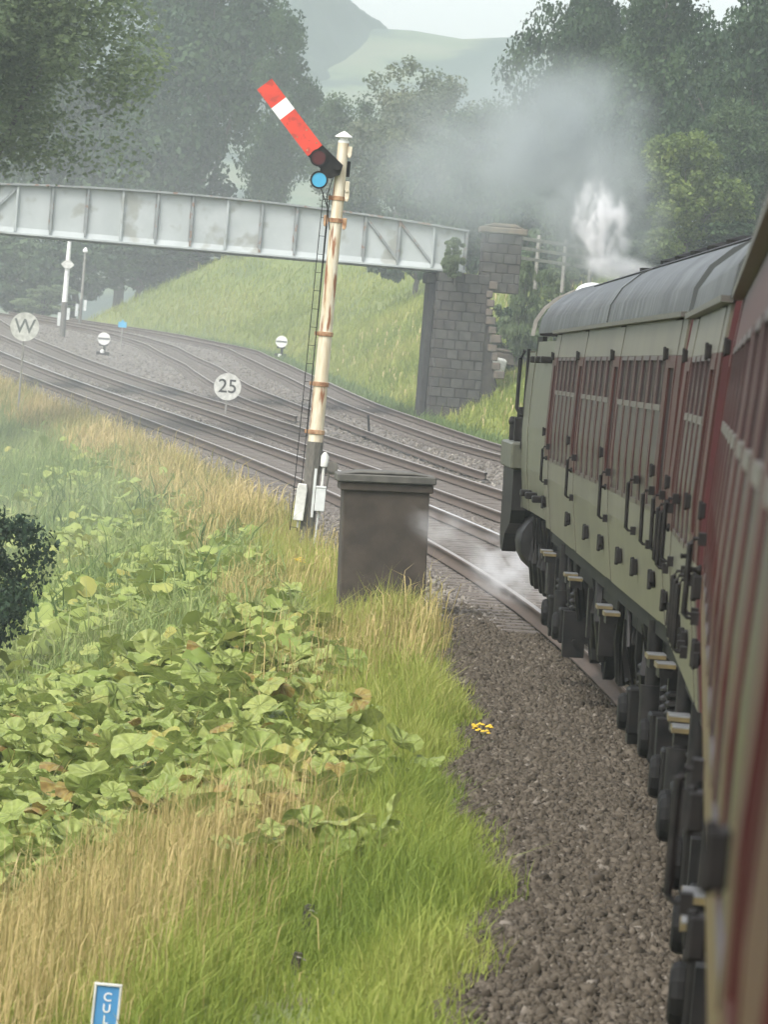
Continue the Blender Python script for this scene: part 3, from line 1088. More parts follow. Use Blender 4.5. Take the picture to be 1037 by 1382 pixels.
# pale dome behind the rim
b = MB()
prf = [(0.2, 0.0), (0.2, 0.05)] + [(0.2 * math.cos(a), 0.05 + 0.13 * math.sin(a)) for a in np.linspace(0.2, 1.5, 7)]
b.lathe(prf, (-0.72, LL - 0.35, 3.62), 'Z', 20)
b.obj('dome', 'boxgrey', loco, smooth=True)
b = MB()
b.lathe([(0.34, 0), (0.30, 0.06), (0.28, 0.12), (0.30, 0.14), (0.30, 0.17)], (0.0, LL - 1.6, 3.8), 'Z', 18)
b.obj('chimney', 'black', loco, smooth=True)
# running plate ahead of the casing, with lamp bracket and lamp
b = MB()
b.box(-1.50, 1.50, LL + 0.03, LL + 2.6, 1.66, 1.96)
b.obj('running_plate', 'pale_green', loco, bevel=0.02)
b = MB()
b.box(-1.44, -1.32, LL + 0.9, LL + 1.05, 1.965, 2.24)
b.tube([(-1.38, LL + 0.97, 2.23), (-1.38, LL + 0.97, 2.36)], 0.04, 8)
b.box(-1.46, -1.38, LL + 1.6, LL + 1.7, 1.965, 2.15)
b.lathe([(0.05, 0), (0.06, 0.04), (0.04, 0.1)], (-1.42, LL + 1.65, 2.14), 'Z', 10)
b.obj('lamp', 'black', loco, bevel=0.01)
b = MB()
b.prism([(LL + 2.5, 1.655), (LL + 2.5, 0.85), (LL + 2.2, 0.70), (LL + 1.7, 0.68), (LL + 1.3, 0.9), (LL + 0.3, 1.05), (LL + 0.1, 1.2), (LL + 0.1, 1.655)], -1.46, -1.30, plane='YZ')
b.box(-1.45, 1.45, LL + 2.38, LL + 2.5, 0.75, 1.655)
b.box(-1.0, 1.0, -0.0, LL + 2.3, 0.75, 1.2)
b.obj('frame', 'black', loco)
b = MB()
b.lathe([(0.2, 0), (0.34, 0.03), (0.36, 0.1), (0.36, 0.95), (0.34, 1.0), (0.2, 1.05), (0.06, 1.07), (0.06, 1.5)], (-1.02, LL - 0.45, 0.86), 'Y', 18)
b.obj('cylinder', 'black', loco, smooth=True)
b = MB()
b.lathe([(0.05, 0), (0.2, 0.02), (0.22, 0.05), (0.2, 0.06), (0.07, 0.1), (0.06, 0.45)], (-0.85, LL + 2.5, 1.06), 'Y', 16)
b.obj('buffer', 'black', loco, smooth=True)
for yy, rr in ((0.9, 0.78), (2.75, 0.78), (LL + 0.6, 0.46), (LL + 1.9, 0.46)):
    w = MB()
    w.lathe([(rr - 0.08, -0.02), (rr, 0.0), (rr, 0.12), (rr - 0.1, 0.13), (rr - 0.12, 0.06), (0.2, 0.05), (0.16, -0.06), (0.08, -0.08)], (0, 0, 0), 'X', 24)
    wo = w.obj('wheel', 'black', loco, smooth=True)
    wo.location = (-0.86, yy, rr)
b = MB()
b.box(-1.16, -1.10, 0.7, LL - 0.4, 0.68, 0.82)
b.tube([(-1.2, 2.75, 0.75), (-1.2, LL - 0.4, 0.86)], 0.045, 8)
b.tube([(-1.22, 0.4, 1.1), (-1.22, LL - 0.3, 1.12)], 0.03, 8)
b.obj('connecting_rod', 'under', loco)
b = MB()
for y_ in (0.5, 1.4, 2.1, 3.2, 3.9):
    MB().tube([(-1.27, y_, 1.2), (-1.29, y_, 0.72), (-1.24, y_ + 0.25, 0.45)], 0.04, 6).obj('pipe', 'black', loco)
MB().box(-1.32, -1.05, 0.1, 0.5, 0.5, 0.95).obj('injector', 'black', loco, bevel=0.02)

# ------------------------------------------------------------------ semaphore signal
bp_ = at(411, 752, 79.5)
s_, o_ = xy2so(bp_.x, bp_.y)
sz = float(gz(s_, o_))
lean = math.radians(0.7)
# frame facing the camera: x to the right, y away
ang = math.atan2(-bp_.x, bp_.y)
sm = Matrix.Translation((bp_.x, bp_.y, sz)) @ Matrix.Rotation(ang, 4, 'Z') @ Matrix.Rotation(lean, 4, 'Y')
sig = thing('semaphore_signal', 'tall rust streaked white signal post with raised red arm and blue spectacle glass', 'railway signal', matrix=sm)
PXM = 7000.0 / 79.5          # picture scale at the post, px per metre


def zpx(v):
    return (752 - v) / PXM / math.cos(0.082)


z_lo, z_hi = zpx(600), zpx(192)
b = MB()
n = 24
pts, rs = [], []
for i in range(n + 1):
    t = i / n
    pts.append((0.0, 0.0, z_lo + (z_hi - z_lo) * t))
    rs.append(0.115 + (0.083 - 0.115) * t)
b.tube(pts, rs, 14)
b.obj('post', 'rust_white', sig, smooth=True)
b = MB()
b.tube([(0, 0, -0.3), (0, 0, z_lo + 0.02)], [0.105, 0.125], 8)
b.obj('post_base', 'post_dark', sig, smooth=True)
for zz in (zpx(268), zpx(298), zpx(452), zpx(520), zpx(585)):
    b = MB()
    rr = 0.122 - 0.035 * (zz - z_lo) / (z_hi - z_lo)
    b.lathe([(rr, -0.035), (rr + 0.012, -0.03), (rr + 0.012, 0.03), (rr, 0.035)], (0, 0, zz), 'Z', 14)
    b.box(-rr - 0.06, -rr, -0.03, 0.03, zz - 0.03, zz + 0.03)
    b.obj('band', 'rusty', sig)
b = MB()
b.lathe([(0.085, 0), (0.085, 0.03), (0.06, 0.05), (0.06, 0.075), (0.135, 0.085), (0.135, 0.10), (0.03, 0.17), (0.0, 0.18)], (0, 0, z_hi - 0.01), 'Z', 18)
b.obj('finial', 'white', sig, smooth=True)
# arm and spectacle turn about a pivot on the front of the post
pz = zpx(228)
pv = Vector((-0.06, -0.17, pz))
b = MB()
b.tube([(-0.06, -0.26, pz), (-0.06, 0.12, pz)], 0.045, 10)
b.box(-0.14, 0.14, 0.085, 0.12, pz - 0.11, pz + 0.13)
b.obj('pivot_bracket', 'black', sig)
A = math.radians(128.0 + 4.7)       # arm direction, from +x towards +z
ca, sa = math.cos(A), math.sin(A)


def arm(u_, w_):                     # u_ along the arm, w_ across
    return (pv.x + u_ * ca - w_ * sa, pv.z + u_ * sa + w_ * ca)


def armquad(u0, u1, w0, w1, w2=None, w3=None):
    w2 = w0 if w2 is None else w2
    w3 = w1 if w3 is None else w3
    return [arm(u0, w0), arm(u1, w2), arm(u1, w3), arm(u0, w1)]


W0, W1 = -0.03, 0.25
b = MB()
for u0, u1, mi in ((0.42, 1.12, 0), (1.12, 1.34, 1), (1.34, 1.70, 0)):
    b.prism(armquad(u0, u1, W0, W1), pv.y - 0.012, pv.y + 0.006, mi)
b.prism(armquad(0.40, 1.70, W0 + 0.02, W0 + 0.06), pv.y + 0.008, pv.y + 0.03, 2)
ao = b.obj('semaphore_arm', ['red', 'white', 'black'], sig)
for u0, w0 in ((0.5, 0.02), (0.5, 0.2), (0.75, 0.02), (0.75, 0.2)):
    c = arm(u0, w0)
    q = MB().lathe([(0.014, -0.02), (0.014, 0.0)], (c[0], pv.y, c[1]), 'Y', 8)
    q.obj('bolt', 'rusty', ao)


def disc(mb, c, r, y0, y1, n_=24, mi=0):
    mb.prism([(c[0] + r * math.cos(2 * PI * k / n_), c[1] + r * math.sin(2 * PI * k / n_)) for k in range(n_)], y0, y1, mi)


def ring(mb, c, r0, r1, y0, y1, n_=24):
    for k in range(n_):
        a0, a1 = 2 * PI * k / n_, 2 * PI * (k + 1) / n_
        mb.prism([(c[0] + r * math.cos(a), c[1] + r * math.sin(a)) for r, a in ((r0, a0), (r1, a0), (r1, a1), (r0, a1))], y0, y1)


cred = arm(0.30, 0.13)
cblu = (pv.x - 0.26, pv.z - 0.205)
b = MB()
ring(b, cred, 0.105, 0.135, pv.y - 0.02, pv.y + 0.02)
ring(b, cblu, 0.112, 0.138, pv.y - 0.02, pv.y + 0.02)
b.prism([arm(0.45, W1), arm(0.45, W0), arm(-0.02, -0.10), (pv.x + 0.05, pv.z - 0.10), (pv.x - 0.1, pv.z - 0.16)], pv.y + 0.022, pv.y + 0.036)
spec = b.obj('spectacle', 'black', sig)
b = MB()
disc(b, cred, 0.105, pv.y - 0.012, pv.y)
b.obj('lens', 'lens_red', spec, label='dark red spectacle glass')
b = MB()
disc(b, cblu, 0.112, pv.y - 0.012, pv.y)
b.obj('lens', 'lens_blue', spec, label='bright blue spectacle glass')
# lamp case behind the spectacle
b = MB()
b.box(-0.32, -0.12, -0.12, 0.1, pz - 0.16, pz + 0.06)
b.prism([(-0.32, pz + 0.06), (-0.12, pz + 0.06), (-0.17, pz + 0.16), (-0.27, pz + 0.16)], -0.1, 0.08)
b.obj('signal_lamp', 'black', sig, bevel=0.01)
# down rod, fittings
b = MB()
b.tube([(-0.30, -0.15, pz - 0.28), (-0.15, -0.14, pz - 0.62), (-0.14, -0.13, z_lo + 0.1)], 0.009, 6)
b.tube([(-0.10, -0.15, pz - 0.1), (-0.18, -0.14, pz - 0.45), (-0.09, -0.13, pz - 0.95)], 0.008, 6)
b.obj('down_rod', 'black', sig)
for vv, sx in ((203, 0.11), (262, 0.13), (250, 0.12), (298, -0.16), (300, 0.13)):
    b = MB()
    zz = zpx(vv)
    b.box(sx - 0.035, sx + 0.035, -0.05, 0.05, zz - 0.07, zz + 0.07)
    b.lathe([(0.03, -0.07), (0.03, 0.02)], (sx, 0, zz - 0.08), 'Y', 8)
    b.obj('fitting', 'rust_white' if vv < 290 else 'rusty', sig, bevel=0.008)
# ladder on the left
b = MB()
lb0, lt0 = zpx(655), zpx(262)
lad = MB()
for dx in (-0.125, 0.125):
    lad.tube([(-0.21 + dx * 0.42, 0.15, lb0 - 0.75), (-0.185 + dx * 0.42, 0.13, lt0)], 0.007, 6)
la = lad.obj('ladder', 'black', sig)
for i in range(19):
    t = i / 18
    zz = lb0 - 0.7 + (lt0 - lb0 + 0.6) * t
    xx = -0.21 + 0.025 * t
    MB().tube([(xx - 0.052, 0.145, zz), (xx + 0.052, 0.145, zz)], 0.0045, 5).obj('rung', 'black', la)
# balance lever, pulley and boxes round the foot
b = MB()
b.tube([(0.16, -0.05, zpx(700)), (0.17, -0.05, zpx(612))], 0.022, 8)
b.lathe([(0.02, 0), (0.06, 0.02), (0.065, 0.18), (0.02, 0.24)], (0.17, -0.05, zpx(632)), 'Z', 12)
b.obj('lever', 'offwhite', sig, smooth=True)
b = MB()
b.box(0.10, 0.36, -0.03, 0.02, zpx(640), zpx(628))
b.lathe([(0.07, -0.02), (0.09, -0.015), (0.07, 0.0), (0.09, 0.015), (0.07, 0.02)], (0.30, -0.06, zpx(630)), 'Y', 14)
b.tube([(0.25, -0.04, zpx(640)), (0.22, -0.04, zpx(668))], 0.02, 6)
b.obj('pulley', 'post_dark', sig)
b = MB()
b.box(0.03, 0.07, -0.13, -0.09, zpx(700), zpx(634))
b.obj('wire_trunking', 'boxgrey', sig)
b = MB()
b.prism([(-0.20, zpx(656)), (-0.07, zpx(656)), (-0.055, zpx(664)), (-0.075, zpx(706)), (-0.23, zpx(706)), (-0.215, zpx(664))], -0.20, -0.02)
b.tube([(-0.15, -0.1, zpx(706)), (-0.15, -0.1, zpx(716))], 0.02, 6)
b.obj('relay_box', 'offwhite', sig, bevel=0.012, label='tall narrow white box on the left of the post')
b = MB()
b.box(0.08, 0.235, -0.2, -0.06, zpx(691), zpx(660))
b.box(0.075, 0.24, -0.205, -0.055, zpx(660) + 0.002, zpx(657))
b.tube([(0.15, -0.12, zpx(691)), (0.13, -0.12, zpx(740))], 0.015, 6)
b.obj('relay_box', 'boxgrey', sig, bevel=0.01, label='small grey box on the right of the post')
b = MB()
b.tube([(0.06, -0.1, zpx(738)), (0.40, -0.1, zpx(744))], 0.018, 6)
b.tube([(0.40, -0.1, zpx(744)), (0.40, -0.1, zpx(752))], 0.02, 6)
b.box(0.3, 0.36, -0.13, -0.07, zpx(745), zpx(739))
b.obj('crank', 'black', sig)

# ------------------------------------------------------------------ hut beside the post
hp = at(512, 838, 62.5)
hs_, ho_ = xy2so(hp.x, hp.y)
hzz = float(gz(hs_, ho_))
hm = Matrix.Translation((hp.x, hp.y, hzz)) @ Matrix.Rotation(math.atan2(-hp.x, hp.y) + 0.05, 4, 'Z') @ Matrix.Rotation(math.radians(-2.3), 4, 'Y')
hut = thing('lineside_hut', 'squat brown concrete hut with overhanging slab roof beside the signal post', 'hut', matrix=hm)
hw, hd = 0.515, 0.5
hh = (835 - 655) * 62.5 / 7000
for (x0, x1, y0, y1) in ((-hw, hw, -hd, -hd + 0.06), (-hw, hw, hd - 0.06, hd), (-hw, -hw + 0.06, -hd + 0.062, hd - 0.062), (hw - 0.06, hw, -hd + 0.062, hd - 0.062)):
    b = MB()
    b.box(x0, x1, y0, y1, -0.35, hh)
    b.obj('wall_panel', 'hut', hut, bevel=0.012)
b = MB()
b.box(-hw - 0.045, hw + 0.045, -hd - 0.045, hd + 0.045, hh - 0.10, hh + 0.0)
b.obj('lintel', 'hut', hut, bevel=0.012)
b = MB()
b.box(-hw - 0.085, hw + 0.075, -hd - 0.09, hd + 0.09, hh + 0.002, hh + 0.10)
b.prism([(-hw - 0.03, hh + 0.10), (hw + 0.02, hh + 0.10), (hw - 0.2, hh + 0.14), (-hw + 0.2, hh + 0.14)], -hd, hd)
b.obj('roof_slab', 'hut_roof', hut, bevel=0.015)

# ------------------------------------------------------------------ signs and small signals
def facing(p, extra=0.0):
    return math.atan2(-p.x, p.y) + extra


FONT = None


def text_mesh(body, size, mat, depth=0.004, bold=0.0):
    cu = bpy.data.curves.new('lettering', 'FONT')
    cu.body = body
    cu.size = size
    cu.extrude = depth
    cu.offset = bold
    cu.align_x = 'CENTER'
    cu.align_y = 'CENTER'
    o = bpy.data.objects.new('lettering', cu)
    COL.objects.link(o)
    dg = bpy.context.evaluated_depsgraph_get()
    me = bpy.data.meshes.new_from_object(o.evaluated_get(dg))
    COL.objects.unlink(o)
    bpy.data.objects.remove(o)
    me.materials.clear()
    me.materials.append(MT[mat])
    return me


def disc_sign(label, u_, v_, Y, dia, txt, tsize, ink, roll=0.0, face='offwhite'):
    p = at(u_, v_, Y)
    g_ = ground_at(p.x, p.y)
    t = thing('trackside_sign', label, 'sign', (p.x, p.y, g_), (0, 0, facing(p)))
    hgt = p.z - g_
    b = MB()
    disc(b, (0, hgt), dia / 2, -0.012, 0.0, 40)
    ring(b, (0, hgt), dia / 2 - 0.03, dia / 2 + 0.006, -0.018, 0.006, 40)
    pl = b.obj('plate', face, t, smooth=False)
    tm = link('lettering', text_mesh(txt, tsize, ink, 0.002, 0.004), pl, (0, -0.016, hgt), (PI / 2, roll, 0))
    b = MB()
    b.tube([(0, 0.03, -0.3), (0, 0.03, hgt + dia * 0.3)], 0.03, 8)
    b.obj('post', 'fence', t)
    b = MB()
    for dz in (-0.2, 0.2):
        b.box(-0.12, 0.12, 0.001, 0.012, hgt + dz * dia - 0.02, hgt + dz * dia + 0.02)
    b.obj('clip', 'fence', t)
    return t


disc_sign('round white speed sign reading 25 low between the tracks', 307, 522, 165, 0.86, '25', 0.62, 'ink', -0.0)
disc_sign('round pale sign reading W beside the track by the grey weeds', 33, 441, 152, 0.84, 'W', 0.60, 'grey_ink')


def ground_disc(label, u_, v_, Y):
    p = at(u_, v_, Y)
    g_ = ground_at(p.x, p.y)
    t = thing('ground_signal', label, 'ground signal', (p.x, p.y, g_), (0, 0, facing(p)), group='white disc ground signals')
    hgt = p.z - g_
    b = MB()
    disc(b, (0, hgt), 0.29, -0.03, 0.0, 28)
    d = b.obj('disc', 'white', t)
    b = MB()
    b.box(-0.27, 0.27, -0.034, -0.032, hgt - 0.05, hgt + 0.04)
    b.obj('bar', 'red' if False else 'grey_ink', d)
    b = MB()
    b.box(-0.2, 0.2, 0.02, 0.4, hgt - 0.34, hgt + 0.12)
    b.tube([(0.05, 0.2, -0.2), (0.05, 0.2, hgt - 0.3)], 0.07, 8)
    b.box(-0.3, 0.3, 0.0, 0.5, -0.1, max(0.08, hgt - 0.6))
    b.obj('lamp_case', 'black', t, bevel=0.02)
    b = MB()
    b.lathe([(0.09, 0), (0.09, 0.12), (0.05, 0.16)], (-0.03, -0.1, 0.1), 'Z', 10)
    b.obj('base_knob', 'white', t)
    return t


ground_disc('white disc ground signal between the tracks right of the W sign', 140, 457, 236)
ground_disc('white disc ground signal at the foot of the grass bank', 380, 461, 256)

p = at(165, 438, 248)
g_ = ground_at(p.x, p.y)
t = thing('marker_post', 'thin post with small bright blue plate beside the tracks', 'marker', (p.x, p.y, g_), (0, 0, facing(p)))
hgt = p.z - g_
b = MB()
b.box(-0.2, 0.2, -0.02, 0.0, hgt - 0.14, hgt + 0.12)
b.prism([(-0.1, hgt + 0.122), (0.1, hgt + 0.122), (0.0, hgt + 0.25)], -0.02, 0.0)
b.obj('plate', 'cyan', t)
MB().tube([(0, 0.02, -0.2), (0, 0.02, hgt)], 0.035, 8).obj('post', 'fence', t)

# culvert sign in the grass at the bottom
p = at(144, 1327, 24.6)
t = thing('culvert_sign', 'small blue sign with pale frame and white letters in the straw grass', 'sign', (p.x, p.y, ground_at(p.x, p.y)), (0, math.radians(1.2), facing(p)))
zt = p.z - ground_at(p.x, p.y)
k_ = 24.6 / 7000
w_ = 19 * k_
b = MB()
b.box(-w_ + 0.012, w_ - 0.012, -0.012, 0.0, zt - 0.42, zt - 0.012)
pl = b.obj('plate', 'sign_blue', t)
b = MB()
b.box(-w_, w_, -0.02, 0.008, zt - 0.0115, zt)
b.box(-w_, -w_ + 0.0115, -0.02, 0.008, zt - 0.43, zt - 0.012)
b.box(w_ - 0.0115, w_, -0.02, 0.008, zt - 0.43, zt - 0.012)
b.box(-w_, w_, -0.02, 0.008, zt - 0.4415, zt - 0.4305)
b.obj('frame', 'offwhite', t, bevel=0.002)
for i, ch in enumerate('CUL'):
    link('letter', text_mesh(ch, 0.058, 'white', 0.001, 0.0005), pl, (0.002, -0.0135, zt - 0.066 - i * 0.055), (PI / 2, 0, 0))
MB().tube([(0, 0.02, -0.3), (0, 0.02, zt - 0.1)], 0.02, 8).obj('post', 'fence', t)

# old stakes with a wire
def stake(label, u_, v0, v1, Y, wpx, lean_):
    p = at(u_, v1, Y)
    g_ = ground_at(p.x, p.y)
    t = thing('timber_stake', label, 'stake', (p.x, p.y, g_), (0.03, lean_, facing(p)))
    h_ = p.z - g_ + (v1 - v0) * Y / 7000
    w = wpx * Y / 7000 / 2
    b = MB()
    b.box(-w, w, -w, w, -0.2, h_)
    b.box(-w * 0.6, w * 0.9, -w * 0.9, w * 0.5, h_ + 0.0005, h_ + 0.012)
    b.obj('post', 'stake_wood', t, bevel=w * 0.3)
    b = MB()
    b.tube([(0, -w, h_ * 0.9), (0.02, -w - 0.02, h_ * 0.93), (0.05, -w - 0.01, h_ * 0.85)], 0.004, 5)
    b.obj('staple', 'fence', t)
    return t


stake('dark timber stake standing in the bright grass', 392, 1286, 1360, 27.5, 15, 0.12)
stake('short broken timber stake further up the grass', 411, 1222, 1262, 29.5, 14, 0.08)
a_, c_ = at(399, 1300, 27.5), at(412, 1262, 29.5)
d_ = at(420, 1248, 29.6)
b = MB().tube([a_, (a_ + c_) / 2 + Vector((0, 0, -0.01)), c_, d_], 0.004, 5)
b.obj('fence_wire', 'fence')
tag(bpy.data.objects['fence_wire'], 'thin slack wire strung between two timber stakes', 'wire')
b = MB().tube([d_ + Vector((0, 0, 0.06)), d_, d_ + Vector((0.02, 0, -0.12))], 0.02, 6)
tag(b.obj('timber_stake', 'post_dark'), 'thin dark stick at the end of the wire', 'stick')

# distant white signal post
def far_signal(label, u0, v0, v1, Y, loz, thin=1.0):
    p = at(u0, v1, Y)
    g_ = ground_at(p.x, p.y)
    t = thing('distant_signal', label, 'railway signal', (p.x, p.y, g_), (0, 0, facing(p)))
    h_ = (v1 - v0) * Y / 7000 + (p.z - g_)
    b = MB()
    b.tube([(0, 0, -0.2), (0, 0, h_ * 0.36)], 0.16 * thin, 10)
    b.obj('post_base', 'post_dark', t, smooth=True)
    b = MB()
    b.tube([(0, 0, h_ * 0.36), (0, 0, h_)], [0.14 * thin, 0.10 * thin], 10)
    b.obj('post', 'white' if loz else 'fence', t, smooth=True)
    b = MB()
    b.lathe([(0.1, -0.1), (0.15, -0.02), (0.1, 0.12), (0.03, 0.2)], (0, 0, h_), 'Z', 12)
    b.obj('finial', 'white', t, smooth=True)
    if loz:
        zz = h_ * 0.745
        b = MB()
        b.prism([(-0.34, zz), (-0.14, zz + 0.2), (0.14, zz + 0.2), (0.34, zz), (0.14, zz - 0.2), (-0.14, zz - 0.2)], -0.22, -0.19)
        b.obj('plate', 'offwhite', t)
    b = MB()
    b.box(-0.3, -0.14, -0.12, 0.12, 0.55, 1.25)
    b.box(0.15, 0.3, -0.12, 0.12, 0.9, 1.5)
    b.obj('relay_box', 'boxgrey', t)
    return t


far_signal('slim white signal post with pale lozenge plate under the bridge', 84, 322, 444, 262, True)
far_signal('small pale topped signal post in the haze behind the lozenge post', 110, 338, 400, 285, False, 0.55)

# stump between the rails
p = at(498, 583, 152)
t = thing('point_lever', 'short dark point lever standing between the tracks', 'lever', (p.x, p.y, ground_at(p.x, p.y)), (0, 0, facing(p)))
b = MB()
b.tube([(0.05, 0, -0.1), (0.0, 0, 0.3), (-0.06, 0, 0.72)], 0.035, 8)
b.obj('handle', 'black', t)
b = MB()
b.box(-0.2, 0.2, -0.3, 0.3, -0.05, 0.1)
b.obj('base', 'black', t)

# ------------------------------------------------------------------ bridge
PR = at(628, 366, 181.0)     # right bearing of the near girder, underside
PL = at(-125, 310, 176.0)
PR.z = PL.z = (PR.z + PL.z) / 2 + 0.05
bd = (PR - PL)
BL = Vector((bd.x, bd.y, 0)).length
bang = math.atan2(bd.y, bd.x)
bm_ = Matrix.Translation(PL) @ Matrix.Rotation(bang, 4, 'Z')
br = thing('girder_bridge', 'pale grey hogbacked plate girder bridge spanning all the tracks', 'bridge', matrix=bm_)
YB = 180.0


def gd(x):                    # girder depth along its length
    t = x / BL
    return 1.50 + 0.42 * (1 - (2 * t - 1) ** 2)


NP = 16
xs = [BL * i / NP for i in range(NP + 1)]
for side in (0, 1):
    y0 = side * 4.2
    for i in range(NP):
        a, c = xs[i], xs[i + 1]
        b = MB()
        b.prism([(a + 0.004, 0.10), (c - 0.004, 0.10), (c - 0.004, gd(c) - 0.07), (a + 0.004, gd(a) - 0.07)], y0, y0 + 0.03)
        b.obj('web_panel', 'bridge', br)
    b = MB()
    for i in range(NP):
        a, c = xs[i], xs[i + 1]
        b.prism([(a, gd(a) - 0.068), (c, gd(c) - 0.068), (c, gd(c)), (a, gd(a))], y0 - 0.2, y0 + 0.22)
    b.obj('top_flange', 'bridge_dark', br)
    b = MB()
    b.box(0, BL, y0 - 0.2, y0 + 0.22, 0.0, 0.06)
    b.prism([(y0 - 0.09, 0.062), (y0 - 0.002, 0.062), (y0 - 0.002, 0.24), (y0 - 0.02, 0.24)], 0, BL, plane='YZ')
    b.obj('bottom_flange', 'bridge', br)
    for i in range(NP + 1):
        x = min(max(xs[i], 0.05), BL - 0.05)
        b = MB()
        b.box(x - 0.035, x + 0.035, y0 - 0.13, y0 - 0.002, 0.1, gd(x) - 0.07)
        b.box(x - 0.075, x + 0.075, y0 - 0.012, y0 - 0.001, 0.25, gd(x) - 0.071)
        b.obj('stiffener', 'bridge_dark' if i % 3 else 'bridge', br)
    for i0, up_ in ((NP - 3, 1), (NP - 2, 1), (1, -1), (2, -1)):
        a, c = xs[i0], xs[i0 + 1]
        b = MB()
        z0_, z1_ = (gd(a) - 0.12, 0.25) if up_ > 0 else (0.25, gd(c) - 0.12)
        dx, dz = c - a, z1_ - z0_
        n_ = Vector((-dz, dx)).normalized() * 0.04
        b.prism([(a + n_.x, z0_ + n_.y), (c + n_.x, z1_ + n_.y), (c - n_.x, z1_ - n_.y), (a - n_.x, z0_ - n_.y)], y0 - 0.10, y0 - 0.014)
        b.obj('diagonal_brace', 'bridge_dark', br)
for i in range(0, NP + 1):
    x = min(max(xs[i], 0.12), BL - 0.12)
    b = MB()
    b.box(x - 0.08, x + 0.08, 0.23, 3.99, 0.08, 0.4)
    b.obj('cross_girder', 'bridge_dark', br)
b = MB()
b.box(0.02, BL - 0.02, 0.24, 3.98, 0.41, 0.55)
b.obj('deck', 'bridge_dark', br)


def stone_wall_parts(parent, x0, x1, y0, y1, z0, z1, ch=0.36, bl=0.62, mats=('stone', 'stone2'), batter=0.0, faces=('front', 'left', 'right')):
    core = MB()
    core.box(x0 + 0.05, x1 - 0.05, y0 + 0.05, y1 - 0.05, z0, z1 - 0.02)
    core.obj('core', 'mortar', parent)
    nc = max(1, int(round((z1 - z0) / ch)))
    for r in range(nc):
        za, zb_ = z0 + (z1 - z0) * r / nc, z0 + (z1 - z0) * (r + 1) / nc
        for f_ in faces:
            ln = (x1 - x0) if f_ == 'front' else (y1 - y0 - 0.30)
            nb = max(1, int(round(ln / bl)))
            off = 0.5 * (r % 2) + random.uniform(-.15, .15) * (r % 2)
            cuts_ = [0.0] + [ln * (i + off + random.uniform(-.12, .12)) / nb for i in range(1 if off == 0 else 0, nb) if 0.12 < ln * (i + off) / nb < ln - 0.12] + [ln]
            for a, c in zip(cuts_[:-1], cuts_[1:]):
                if c - a < 0.06:
                    continue
                pr = random.uniform(0.0, 0.06)
                m = random.choice(mats)
                b = MB()
                if f_ == 'front':
                    b.box(x0 + a + 0.006, x0 + c - 0.006, y0 - pr, y0 + 0.28, za + 0.006, zb_ - 0.006)
                elif f_ == 'left':
                    b.box(x0 - pr, x0 + 0.28, y0 + 0.29 + a + 0.006, y0 + 0.29 + c - 0.006, za + 0.006, zb_ - 0.006)
                else:
                    b.box(x1 - 0.28, x1 + pr, y0 + 0.29 + a + 0.006, y0 + 0.29 + c - 0.006, za + 0.006, zb_ - 0.006)
                b.obj('stone', m, parent, bevel=0.018)


# piers, in the bridge frame rotated a little so the face is seen square
for side, lab in ((1, 'dark stone bridge abutment standing at the foot of the bank on the right'), (0, 'stone bridge abutment carrying the left end of the girder')):
    base = PR if side else PL
    xo = 0.0
    zg_ = ground_at(base.x, base.y)
    zb0 = (ground_at(base.x - 1.0, base.y) if side else ground_at(base.x, base.y)) - 0.5
    pm_ = Matrix.Translation((base.x, base.y, 0)) @ Matrix.Rotation(0.16 if side else bang, 4, 'Z')
    pr_ = thing('bridge_pier', lab, 'bridge abutment', matrix=pm_)
    if side:
        x0, x1 = -0.92, 0.86
    else:
        x0, x1 = -1.8, 0.6
    stone_wall_parts(pr_, x0, x1, -0.35, 2.4 if side else 4.6, zb0, base.z - 0.03, 0.33, 0.50)
    if side:
        b = MB()
        b.box(x0 - 0.28, x0 - 0.05, 0.3, 2.2, zb0, base.z - 0.06)
        b.box(x0 - 0.38, x0 - 0.04, 0.2, 2.2, base.z - 0.45, base.z - 0.1)
        b.obj('buttress', 'stone_dark', pr_, bevel=0.03)
        # parapet block with its capstone at the girder's end
        stone_wall_parts(pr_, 0.55, 1.9, -0.3, 0.6, base.z - 0.6, base.z + 1.45, 0.34, 0.45)
        b = MB()
        b.box(0.4, 2.05, -0.45, 0.75, base.z + 1.46, base.z + 1.68)
        b.prism([(0.5, base.z + 1.682), (1.95, base.z + 1.682), (1.6, base.z + 1.82), (0.85, base.z + 1.82)], -0.35, 0.65)
        b.obj('capstone', 'capstone', pr_, bevel=0.04)
        MB().prism([(x1 - 0.1, zb0), (x1 - 0.1, base.z - 0.35), (x1 + 0.04, base.z - 0.35), (x1 + 0.16, base.z - 2.0), (x1 + 0.4, base.z - 3.3), (x1 + 0.75, base.z - 4.4), (x1 + 0.95, zb0)],
                   -0.3, 0.5).obj('wing_wall', 'stone2', pr_, bevel=0.02)
        # stepped pinkish coping stones down the right flank
        nst = 11
        for i in range(nst):
            t_ = i / (nst - 1)
            zt_ = base.z - 0.2 - t_ * 3.1
            xx = x1 - 0.04 + 0.16 * t_ + 0.25 * t_ * t_
            b = MB()
            xx += random.uniform(-.05, .07)
            b.box(xx - random.uniform(0, .08), xx + random.uniform(0.2, 0.36), -0.5 - random.uniform(0, .1), 0.3, zt_ - 0.30, zt_ - random.uniform(0.01, 0.06))
            b.obj('coping_stone', 'pinkstone', pr_, bevel=0.03)
    else:
        stone_wall_parts(pr_, -1.7, -0.2, -0.3, 0.6, base.z - 0.6, base.z + 1.45, 0.34, 0.45)

